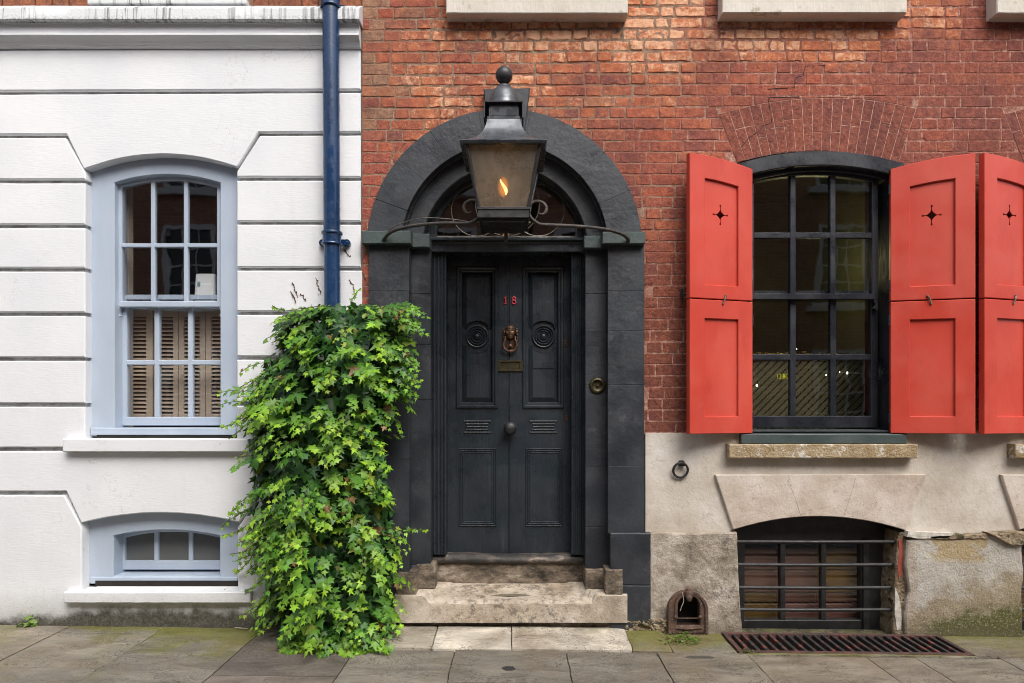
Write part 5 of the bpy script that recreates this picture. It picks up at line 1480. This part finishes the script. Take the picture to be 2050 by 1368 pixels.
# ------------------------------------------------------------------ small iron things
def ironware():
    p = P(1363, 930, 0)
    T = thing('tether_ring', 'black iron ring hanging from a staple on the cream wall', 'iron ring', (p.x, 0, p.z))
    mb = MB(); mb.prism([(p.x - .021, p.z - .01), (p.x + .021, p.z - .01), (p.x + .019, p.z + .022), (p.x + .010, p.z + .030), (p.x - .012, p.z + .030), (p.x - .019, p.z + .022)], -.036, 0, .004); mb.build('staple', 'iron', T)
    mb = MB(); c = P(1363, 942, -.04); r = .050
    mb.tube([(c.x + r * math.cos(t), -.032 - .012 * math.sin(t), c.z + r * math.sin(t)) for t in np.linspace(0, 2 * math.pi, 32, endpoint=False)], .0085, 10, closed=True); mb.build('ring', 'iron', T)

    # boot scraper set in the plinth
    T = thing('boot_scraper', 'rusty arched cast iron boot scraper set in the plinth beside the door', 'boot scraper', (X(1378), -.06, G(X(1378))))
    y = -.085
    def ar(cxp, w, top, bot, n=20, sq=1.0): return [(cxp - w, bot), (cxp + w, bot)] + [(cxp + w * math.cos(a), top + w * sq - w * sq * math.sin(a)) for a in np.linspace(0, math.pi, n)]
    mb = MB(); mb.ring(ppoly(ar(1378, 40, 1184, 1270), y), ppoly(ar(1379, 23, 1192, 1254), y), y + .012, -.01, .006)
    mb.ring(ppoly(ar(1378, 40.5, 1183, 1270), y), ppoly(ar(1378, 34, 1190, 1270), y), y, y + .03, .004)
    mb.ring(ppoly(ar(1379, 28, 1188, 1238), y), ppoly(ar(1379, 22, 1193, 1238), y), y + .002, y + .03, .004)
    mb.build('frame', 'rust', T, ang=35)
    mb = MB(); mb.ball(P(1380, 1190, y), .034, 16, 10, (.9, .6, 1.15)); mb.ball(P(1380, 1198, y - .02), .020, 14, 8, (1, .7, 1.2)); mb.ball(P(1379.5, 1181, y), .024, 14, 8, (1, .6, .8)); mb.build('mask_ornament', 'rust', T)
    for px in (1353, 1402):
        mb = MB(); mb.ball(P(px, 1236, y), .013, 12, 8, (1, .7, 1)); mb.build('boss', 'rust', T)
    mb = MB(); mb.tube([P(1352, 1257, y + .02), P(1372, 1259, y + .01), P(1404, 1257, y + .02)], .013, 10, .7); mb.build('blade', 'rust', T)
    mb = MB(); mb.tube([P(1366, 1186, y - .012), P(1368, 1197, y - .014), P(1369, 1204, y - .016), P(1364, 1216, y - .016), P(1362, 1223, y - .014)], .0022, 6); mb.build('straw', 'curtain', T)

    # grating
    T = thing('pavement_grating', 'long black and red worn iron grating in the pavement below the barred window', 'grating', (2.14, -.22, G(2.14)))
    x0, x1, y0, y1 = 1.402, 2.884, -.412, -.030
    mb = MB()
    def gb(xa, xb, ya, yb, h0=-.03, h1=.006):
        za, zb = G(xa), G(xb)
        mb.add([(xa, ya, za + h0), (xb, ya, zb + h0), (xb, yb, zb + h0), (xa, yb, za + h0), (xa, ya, za + h1), (xb, ya, zb + h1), (xb, yb, zb + h1), (xa, yb, za + h1)],
               [(3, 2, 1, 0), (4, 5, 6, 7), (0, 1, 5, 4), (1, 2, 6, 5), (2, 3, 7, 6), (3, 0, 4, 7)])
    gb(x0, x1, y0, y0 + .035); gb(x0, x1, y1 - .03, y1); gb(x0, x0 + .03, y0 + .035, y1 - .03); gb(x1 - .03, x1, y0 + .035, y1 - .03)
    mb.build('rim', 'grate_rim', T, bevel=.003)
    for i in range(23):
        x = lerp(x0 + .03, x1 - .03, (i + .72) / 23.4); mb = MB(); gb(x - .011, x + .011, y0 + .036, y1 - .031, -.03, .004 + rnd.uniform(-.002, .001)); mb.build('bar', 'grate', T, bevel=.003)


# ------------------------------------------------------------------ things inside the right-hand window
def indoors():
    y = .50
    x0, x1, z0, z1 = 1.50, 2.66, 1.25, Z(714, .3)
    T = thing('trellis_screen', 'olive wooden trellis screen standing behind the lower panes of the right window', 'screen', (2.08, y, z0))
    mb = MB(); sp = .060
    w = .030
    for s, yy in ((1, y), (-1, y + .010)):
        n = int((x1 - x0 + z1 - z0) / sp) + 2
        for i in range(n):
            c = (x0 - (z1 - z0) if s > 0 else x0) + i * sp
            if s > 0: a, b = (c, z0), (c + (z1 - z0), z1)
            else: a, b = (c, z0), (c - (z1 - z0), z1)
            ta, tb = 0.0, 1.0
            dxx = b[0] - a[0]
            for lim, sg in ((x0, 1), (x1, -1)):
                fa, fb = (a[0] - lim) * sg, (b[0] - lim) * sg
                if fa < 0 and fb < 0: ta, tb = 1, 0
                elif fa < 0: ta = max(ta, fa / (fa - fb))
                elif fb < 0: tb = min(tb, fa / (fa - fb))
            if tb - ta < .03: continue
            p, q = mixp(a, b, ta), mixp(a, b, tb); h = w / 2 * .707; k = s
            mb.prism([(p[0] - h * k, p[1] + h), (p[0] + h * k, p[1] - h), (q[0] + h * k, q[1] - h), (q[0] - h * k, q[1] + h)], yy if s < 0 else yy - .012, yy + .009 if s < 0 else yy - .002)
    mb.build('laths', 'lattice', T, ang=0)
    mb = MB(); mb.box(x0 - .02, x1 + .02, y - .03, y + .03, z1 - .01, z1 + .02); mb.build('rail', 'room_green', T)
    mb = MB(); r2 = random.Random(3)
    T2 = thing('tinsel_garland', 'thin strip of gold tinsel along the top of the trellis screen', 'garland', (2.08, y - .02, z1 + .03))
    for i in range(230):
        x = r2.uniform(x0, x1); z = z1 + .03 + r2.gauss(0, .006); a = r2.uniform(0, 6.28); l = r2.uniform(.008, .022)
        d = Vector((math.cos(a), r2.uniform(-.6, .6), math.sin(a) * .6)) * l; c = Vector((x, y - .035 + r2.uniform(-.02, .02), z)); e = Vector((.001, .003, .004))
        mb.add([c - d - e, c - d + e, c + d + e, c + d - e], [(0, 1, 2, 3)])
    mb.build('foil', 'tinsel', T2, ang=0, recalc=False)
    ld = bpy.data.lights.new('room_fill_light', 'POINT'); ld.energy = 2.2; ld.color = (1, .86, .42); ld.shadow_soft_size = .15  # fill light added to brighten the room, separate from the bulbs
    lo = bpy.data.objects.new('room_fill_light', ld); COL.objects.link(lo); lo.location = (2.5, 1.15, 2.75)
    # mirrored yellow letters, a reflection drawn as glowing strokes inside the window
    T3 = thing('yellow_letter_reflection', 'small yellow letters in mirror writing reflected in the lower left pane of the right window', 'reflected_letters', (X(1566, .3), .46, Z(756, .3)))
    yy = .455; gl = {'C': [[(1, .9), (.7, 1), (.25, 1), (0, .7), (0, .3), (.25, 0), (.7, 0), (1, .1)]], 'H': [[(0, 0), (0, 1)], [(1, 0), (1, 1)], [(0, .5), (1, .5)]], 'E': [[(1, 1), (0, 1), (0, 0), (1, 0)], [(0, .5), (.8, .5)]], 'I': [[(.4, 0), (.4, 1)]]}
    mb = MB(); h = 9 / F * 1.09; w = 3.4 / F * 1.09; st = 5.1 / F * 1.09
    xr = X(1578, yy)
    for i, chh in enumerate('CHECI'):
        for ln in gl[chh]: mb.tube([(xr - i * st - a * w, yy - .006, Z(758, yy) + b * h) for a, b in ln], .0016, 6)
    mb.build('lettering', 'reflected_letters', T3)
    mb = MB()
    for a, b, r in ((1515, 772, .008), (1654, 751, .005), (1696, 747, .008), (1681, 745, .004), (1595, 699, .003)): 
        b_ = thing('fairy_light', {1515: 'small round lit bulb low at the left edge of the right window', 1654: 'tiny lit bulb in the lower middle pane of the right window', 1696: 'brightest lit bulb in the lower right pane of the right window', 1681: 'faint lit bulb left of the brightest in the lower right pane', 1595: 'tiny lit bulb above the tinsel in the middle pane'}[a], 'light bulb', P(a, b, .44), 'lit bulbs seen through the right window')
        q = MB(); q.ball(P(a, b, .44), r, 10, 6, (.8, .8, 1.2)); q.build('bulb', 'bulb', b_)


# ------------------------------------------------------------------ ivy
LEAF = np.array([(0, .26), (0, .02), (.20, -.12), (.47, .02), (.31, .24), (.58, .52), (.21, .50), (0, 1.0), (-.21, .50), (-.58, .52), (-.31, .24), (-.47, .02), (-.20, -.12)])


def leaf_mesh(name, pos, tip, nor, size, colr, parent, mat='leaf', seed=0):
    rs = np.random.RandomState(seed)
    pos, tip, nor, size, colr = map(lambda a: np.asarray(a, float), (pos, tip, nor, size, colr)); n = len(pos)
    tip /= np.linalg.norm(tip, axis=1, keepdims=True)
    side = np.cross(tip, nor); side /= np.maximum(1e-6, np.linalg.norm(side, axis=1, keepdims=True)); nn = np.cross(side, tip)
    L = LEAF[None, :, :].repeat(n, 0) * (1 + .16 * rs.randn(n, 13, 2)); w = rs.uniform(.85, 1.25, (n, 1))
    lx, ly = L[:, :, 0] * w, L[:, :, 1]
    fold = rs.uniform(.0, .28, (n, 1)); curl = rs.uniform(-.05, .35, (n, 1))
    lz = -fold * np.abs(lx) - curl * ly ** 2 + .04 * rs.randn(n, 13); lz[:, 0] += .05
    v = pos[:, None, :] + size[:, None, None] * (lx[..., None] * side[:, None, :] + ly[..., None] * tip[:, None, :] + lz[..., None] * nn[:, None, :])
    base = np.zeros(3); r = parent
    while r is not None: base += np.array(r.location); r = r.parent
    v = (v - base).reshape(-1, 3)
    tri = np.array([(0, k, k % 12 + 1) for k in range(1, 13)])
    f = (np.arange(n)[:, None, None] * 13 + tri[None]).reshape(-1, 3)
    me = bpy.data.meshes.new(name); me.vertices.add(len(v)); me.vertices.foreach_set('co', v.ravel())
    me.loops.add(f.size); me.loops.foreach_set('vertex_index', f.ravel().astype(np.int32))
    me.polygons.add(len(f)); me.polygons.foreach_set('loop_start', np.arange(0, f.size, 3, dtype=np.int32))
    me.update(calc_edges=True)
    a = me.color_attributes.new('col', 'FLOAT_COLOR', 'POINT')
    cv = np.repeat(np.concatenate([colr, np.ones((n, 1))], 1), 13, 0).astype(np.float32)
    cv.reshape(n, 13, 4)[:, 0, :3] *= 1.18
    a.data.foreach_set('color', cv.ravel())
    me.polygons.foreach_set('use_smooth', [True] * len(me.polygons))
    me.materials.append(M[mat])
    o = bpy.data.objects.new(name, me); COL.objects.link(o); o.parent = parent
    return o


def ivy():
    T = thing('ivy', 'big bushy green ivy hanging over the foot of the blue drainpipe', 'ivy plant', (X(660), -.1, G(X(660))))
    r = random.Random(11)
    prof = [(606, 690, 745), (618, 600, 775), (634, 560, 798), (655, 556, 808), (685, 566, 806), (710, 548, 812), (740, 528, 816), (772, 512, 806), (795, 500, 782), (850, 508, 762), (900, 506, 766), (950, 510, 772), (1000, 504, 776), (1040, 502, 784), (1080, 510, 788), (1120, 528, 784), (1160, 536, 778), (1200, 544, 768), (1250, 560, 762), (1285, 592, 758), (1305, 625, 745)]
    dep = [(590, .13), (640, .25), (720, .34), (850, .37), (1000, .39), (1150, .41), (1310, .44)]
    ys_ = [p[0] for p in prof]; XL = [p[1] for p in prof]; XR = [p[2] for p in prof]
    def surf(u, py, k=1.0):
        xl, xr = np.interp(py, ys_, XL), np.interp(py, ys_, XR); dm = np.interp(py, [d[0] for d in dep], [d[1] for d in dep])
        lump = 1 + .42 * nz(u * 2.3, py * .011, 5) + .10 * nz(u * 5, py * .03, 2)
        d = (dm * math.sqrt(max(0, 1 - abs(u) ** 2.4)) * lump * k) + .03
        px = (xl + xr) / 2 + u * (xr - xl) / 2
        return P(px, py, -d)
    def outn(u, py): return Vector((u * .9 + r.gauss(0, .12), -math.sqrt(max(.05, 1 - u * u)), .38 if py > 640 else .9)).normalized()
    pos, tip, nor, size, colr = [], [], [], [], []
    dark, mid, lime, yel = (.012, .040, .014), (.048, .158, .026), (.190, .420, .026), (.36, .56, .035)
    stems = MB()
    def put(p, t, n, s, c):
        if p.z < G(p.x) + .012: p = Vector((p.x, p.y, G(p.x) + .012 + r.random() * .01))
        q = r.random()
        if q < .012: c = (.26, .15, .06)
        elif q < .05: c = mixc(c, (.30, .33, .05), .6)
        elif q < .16: c = mixc(c, (.07, .16, .075), .6)
        k = r.uniform(.70, 1.22); pos.append(tuple(p)); tip.append(tuple(t)); nor.append(tuple(n)); size.append(s); colr.append(tuple(a * k for a in c))
    # inner shaded layers of old leaves
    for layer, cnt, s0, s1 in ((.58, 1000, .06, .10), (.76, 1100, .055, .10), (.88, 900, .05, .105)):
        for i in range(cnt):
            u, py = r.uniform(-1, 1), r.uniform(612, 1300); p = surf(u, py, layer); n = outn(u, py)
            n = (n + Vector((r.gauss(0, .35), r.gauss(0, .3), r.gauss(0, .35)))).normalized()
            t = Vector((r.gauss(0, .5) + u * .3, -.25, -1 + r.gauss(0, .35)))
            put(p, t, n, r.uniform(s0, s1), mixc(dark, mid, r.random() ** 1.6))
    # leafy shoots arching out and down, palest at their growing tips
    def shoot(p, d, n, steps, s0, c0, c1, grav=.16, stem=False, step=.030):
        pts = [p.copy()]; sd = r.choice((-1, 1))
        for k in range(steps):
            t = k / max(1, steps - 1); d = (d + Vector((r.gauss(0, .07), r.gauss(0, .05), -grav))).normalized()
            p = p + d * step * (1.15 - .35 * t); pts.append(p.copy()); sd = -sd
            lat = d.cross(n).normalized() * sd
            tp = (d * r.uniform(.35, .8) + lat * r.uniform(.4, 1.0) + Vector((0, -.15, -.35)) + Vector((r.gauss(0, .15), r.gauss(0, .15), r.gauss(0, .15)))).normalized()
            nn = (n * .75 + Vector((0, -.2, .55)) + Vector((r.gauss(0, .25), r.gauss(0, .2), r.gauss(0, .22)))).normalized()
            sz = s0 * (1.0 - .45 * t) * r.uniform(.75, 1.2)
            put(p + lat * .008, tp, nn, sz, mixc(c0, c1, t ** 1.25))
        if stem: stems.tube(pts, [.0022] * len(pts), 5)
    grid = 0
    for i in range(500):
        u, py = r.uniform(-.98, .98), 612 + 678 * r.random()
        cl = nz(u * 2.6, py * .016, 9) + .35 * nz(u * 6, py * .04, 3)
        if cl < -.10 and r.random() < .88: continue
        p = surf(u, py, 1.0); n = outn(u, py)
        d = (n * .75 + Vector((u * .35 + r.gauss(0, .3), 0, -.25 + r.gauss(0, .25)))).normalized()
        f = min(1, max(0, .5 + cl * .75 + r.gauss(0, .16)))
        side = .55 if u < -.55 else 1.0
        shoot(p - n * .03, d, n, r.randint(4, 8), r.uniform(.046, .086), mixc(mid, (.10, .25, .035), r.random()), mixc(lime, yel, f * .9) if r.random() < .8 else mixc(mid, lime, .5), r.uniform(.10, .22), r.random() < .25)
    # the ragged outline: overhang on the right, sprays along the left, trailing shoots at the foot
    for i in range(46):
        py = r.choice((r.uniform(612, 650), r.uniform(690, 775))); p = P(r.uniform(745, 795), py, -r.uniform(.18, .34))
        shoot(p, Vector((.75 + r.gauss(0, .15), -.25, .10 if py < 680 else -.15)).normalized(), Vector((.1, -.8, .6)), r.randint(5, 9), r.uniform(.046, .064), mid, lime, .10, True)
    for a, b in ((765, 602), (790, 608), (800, 614), (600, 606), (628, 602), (575, 622), (820, 640), (800, 652), (826, 745), (812, 660), (815, 765), (800, 1046), (790, 1060), (798, 1085), (792, 1110)):
        s = 1 if a > 690 else -1
        shoot(P(a - s * 45, b + 12, -.24), Vector((s * .95, -.15, .12)).normalized(), Vector((0, -.6, .8)), 7, .050, mid, mixc(lime, yel, .4), .06, True)
    for i in range(34):
        py = r.uniform(720, 1250); xl = np.interp(py, ys_, XL)
        shoot(P(xl + r.uniform(10, 45), py, -r.uniform(.05, .22)), Vector((-.85, -.25, .05 + r.gauss(0, .25))).normalized(), Vector((-.3, -.8, .5)), r.randint(5, 9), r.uniform(.036, .056), mid, mixc(lime, yel, r.random() * .5), .12, True)
    for i in range(40):
        a = r.uniform(570, 770); b = r.uniform(1225, 1262) + (a - 570) * .05
        shoot(P(a, b, -r.uniform(.34, .46)), Vector((r.gauss(-.1, .3), -.5, -.6)).normalized(), Vector((0, -.8, .5)), r.randint(5, 9), r.uniform(.046, .066), mid, mixc(lime, yel, r.random() * .6), .14)
    # single bare runners reaching over the white wall
    for pts in ([(560, 730), (530, 748), (505, 762), (480, 776), (466, 786)], [(510, 790), (480, 806), (465, 812)], [(520, 815), (490, 835), (460, 850), (442, 858)], [(505, 838), (480, 862), (452, 884), (438, 894)], [(500, 1020), (478, 1028), (458, 1031)],
                [(505, 1045), (480, 1062), (462, 1070), (444, 1073)], [(515, 1085), (490, 1105), (460, 1110)], [(515, 1095), (498, 1125), (482, 1140), (472, 1144)], [(535, 1130), (520, 1165), (505, 1178), (490, 1182)], [(545, 1180), (530, 1205), (512, 1225), (505, 1240)],
                [(545, 1250), (525, 1262), (502, 1276)], [(570, 622), (555, 618), (545, 612)], [(820, 1058), (840, 1062), (858, 1060)], [(705, 600), (712, 588), (722, 577)], [(715, 1270), (712, 1300), (690, 1318)]):
        y = -.06 if pts[0][0] < 540 and pts[0][1] < 1240 else (-.40 if pts[0][1] > 1240 else -.15)
        vv = [P(a, b, lerp(y, y * .6, i / len(pts))) for i, (a, b) in enumerate(pts)]
        stems.tube(vv, .0026, 6)
        for i in range(len(vv) - 1):
            for t in (0, .4, .75):
                q = vv[i].lerp(vv[i + 1], t); f = (i + t) / len(vv); put(q, Vector((r.gauss(-.3, .6), -.3, r.gauss(-.3, .6))), Vector((r.gauss(0, .3), -.9, .5)), r.uniform(.020, .034), mixc(mid, mixc(lime, yel, .5), min(1, .3 + f)))
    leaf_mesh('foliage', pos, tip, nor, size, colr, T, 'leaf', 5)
    # woody stems climbing behind the leaves
    for i in range(7):
        x0 = 600 + i * 26; stems.tube([P(x0 + 18 * math.sin(i * 2 + k), 1250 - k * 62, -.05 - .03 * math.sin(k + i)) for k in range(11)], .008, 7)
    stems.build('stem', 'stem', T)
    for a, b, l in ((586, 566, 30), (583, 585, 18), (632, 556, 34), (602, 588, 14), (700, 560, 20), (726, 545, 26), (690, 500, 14)):
        mb = MB(); pts = [P(a + k * 1.6 + r.gauss(0, .8), b + k * l / 6, -.004) for k in range(7)]; mb.tube(pts, .002, 5)
        for q in pts:
            if r.random() < .7: mb.ball(q + Vector((r.gauss(0, .004), -.002, r.gauss(0, .003))), r.uniform(.003, .006), 6, 4)
        mb.build('dead_tendril', 'dead', T)
    return len(pos)


def weeds():
    r = random.Random(5)
    def tuft(name, label, cx, cy, w, d, n, s0, s1, cols, up=.5):
        T = thing(name, label, 'weed', (cx, cy, G(cx))); pos, tip, nor, size, colr = [], [], [], [], []
        for i in range(n):
            x, y = cx + r.gauss(0, w), cy + r.gauss(0, d); z = G(x) + .006 + abs(r.gauss(0, .012))
            pos.append((x, y, z)); a = r.uniform(0, 6.28); tip.append((math.cos(a), math.sin(a), up * r.random())); nor.append((r.gauss(0, .3), r.gauss(0, .3) - .3, 1)); size.append(r.uniform(s0, s1)); colr.append(mixc(*r.choice(cols), r.random()))
        leaf_mesh('leaves', pos, tip, nor, size, colr, T, 'leaf', n)
    gr = ((.05, .11, .02), (.15, .24, .03)); br = ((.10, .06, .03), (.22, .17, .09))
    tuft('weed_tuft', 'low green weeds growing in the joint below the boot scraper', X(1370, -.25), -.20, .055, .045, 190, .010, .024, (gr, gr, br))
    tuft('weed_tuft', 'two broad pale weed leaves at the foot of the white wall', X(56, -.05), -.055, .035, .015, 9, .035, .06, (((.10, .19, .04), (.20, .30, .07)),), 1.2)
    tuft('weed_tuft', 'few small weeds at the corner of the iron grating', X(1490, -.43), -.43, .045, .008, 34, .008, .018, (gr, br))
    for lab, p, s in (('curled brown dry leaf lying on the cellar window sill', P(446, 1181, .02) , .055), ('crumpled brown leaf lying on the paving under the ivy', Vector((X(692, -.52), -.47, G(-1) + .012)), .05)):
        T = thing('dry_leaf', lab, 'dry leaf', p); leaf_mesh('blade', [p], [(1, -.4, .15)], [(.2, -.5, 1)], [s], [(.25, .1, .04)], T, 'dryleaf', 3)


def opposite():
    H = thing('facing_house', 'red brick house across the street mirrored in the window panes', 'house', (0, -9.4, 0))
    mb = MB(); mb.box(-16, 16, -9.9, -9.4, -.3, 8.2); mb.build('wall', 'facing', H, ang=0)
    for x in (-12.2, -9.6, -6.9, -4.2, -1.4, 1.4, 4.0, 6.8, 9.6):
        for z0, z1 in ((.9, 2.75), (3.65, 5.35), (6.1, 7.4)):
            f = MB(); o = [(x - .55, z0), (x + .55, z0), (x + .55, z1), (x - .55, z1)]; i = [(x - .46, z0 + .08), (x + .46, z0 + .08), (x + .46, z1 - .08), (x - .46, z1 - .08)]
            f.ring(o, i, -9.40, -9.34); f.box(x - .7, x + .7, -9.4, -9.25, z0 - .12, z0 - .002)
            for dx in (-.155, .155): f.box(x + dx - .018, x + dx + .018, -9.38, -9.35, z0 + .08, z1 - .08)
            for k in range(1, 4): zz = lerp(z0 + .08, z1 - .08, k / 4); f.box(x - .46, x + .46, -9.378, -9.352, zz - .018, zz + .018)
            w = f.build('window', 'facing_white', H, ang=0); g = MB(); g.sheet(i, -9.385); g.build('pane', 'facing_glass', w, ang=0)


def twigs():
    for lab, pts in (('thin pale twig lying on the paving left of the ivy', ((470, 1257), (480, 1259), (489, 1259), (498, 1260))),):
        T = thing('twig', lab, 'twig', (X(484), -.1, G(X(484))))
        mb = MB(); mb.tube([(X(a, -.08), -.08 - .006 * i, G(X(a, -.08)) + .012) for i, (a, b) in enumerate(pts)], [.003, .0035, .003, .002], 6); mb.build('stick', 'curtain', T)


twigs(); ground(); white_house(); drainpipe(); brick_house(); front_steps(); lantern(); ironware(); indoors(); ivy(); weeds(); opposite()

# ------------------------------------------------------------------ light, sky, camera
w = bpy.data.worlds.new('World'); sc.world = w; w.use_nodes = True
nt = w.node_tree; bg = nt.nodes['Background']; sky = nt.nodes.new('ShaderNodeTexSky'); sky.sky_type = 'NISHITA'; sky.sun_disc = False
EL, AZ = R(52), R(24)                                      # sun high over the street, a little to the right of the camera
sky.sun_elevation = EL; sky.sun_rotation = math.pi - AZ; sky.air_density = 1.0; sky.dust_density = 5.0; sky.ozone_density = .6
hs = nt.nodes.new('ShaderNodeHueSaturation'); hs.inputs['Saturation'].default_value = .55
nt.links.new(sky.outputs[0], hs.inputs['Color']); nt.links.new(hs.outputs[0], bg.inputs[0]); bg.inputs[1].default_value = .12
sd = bpy.data.lights.new('sun', 'SUN'); sd.energy = 1.0; sd.angle = R(40); sd.color = (1, .985, .96)
so = bpy.data.objects.new('sun', sd); COL.objects.link(so)
dirv = Vector((math.sin(AZ) * math.cos(EL), -math.cos(AZ) * math.cos(EL), math.sin(EL)))
so.rotation_euler = dirv.to_track_quat('Z', 'Y').to_euler(); so.location = dirv * 20

cd = bpy.data.cameras.new('camera'); cam = bpy.data.objects.new('camera', cd); COL.objects.link(cam)
cam.location = (0, -D, ZC); cam.rotation_euler = (R(90), 0, 0)
cd.sensor_width = 36; cd.lens = 36 * F * D / 2050.0
cd.shift_x = (1025 - CX) / 2050.0; cd.shift_y = (CY - 684) / 2050.0
cd.clip_start = .05; cd.clip_end = 300
sc.camera = cam
vs = sc.view_settings; vs.view_transform = 'Standard'; vs.look = 'None'; vs.exposure = .94; vs.gamma = 1; vs.use_curve_mapping = False
sc.cycles.filter_width = 1.0; sc.cycles.max_bounces = 8; sc.cycles.transparent_max_bounces = 12; sc.cycles.use_denoising = True
sc.cycles.sample_clamp_indirect = 6
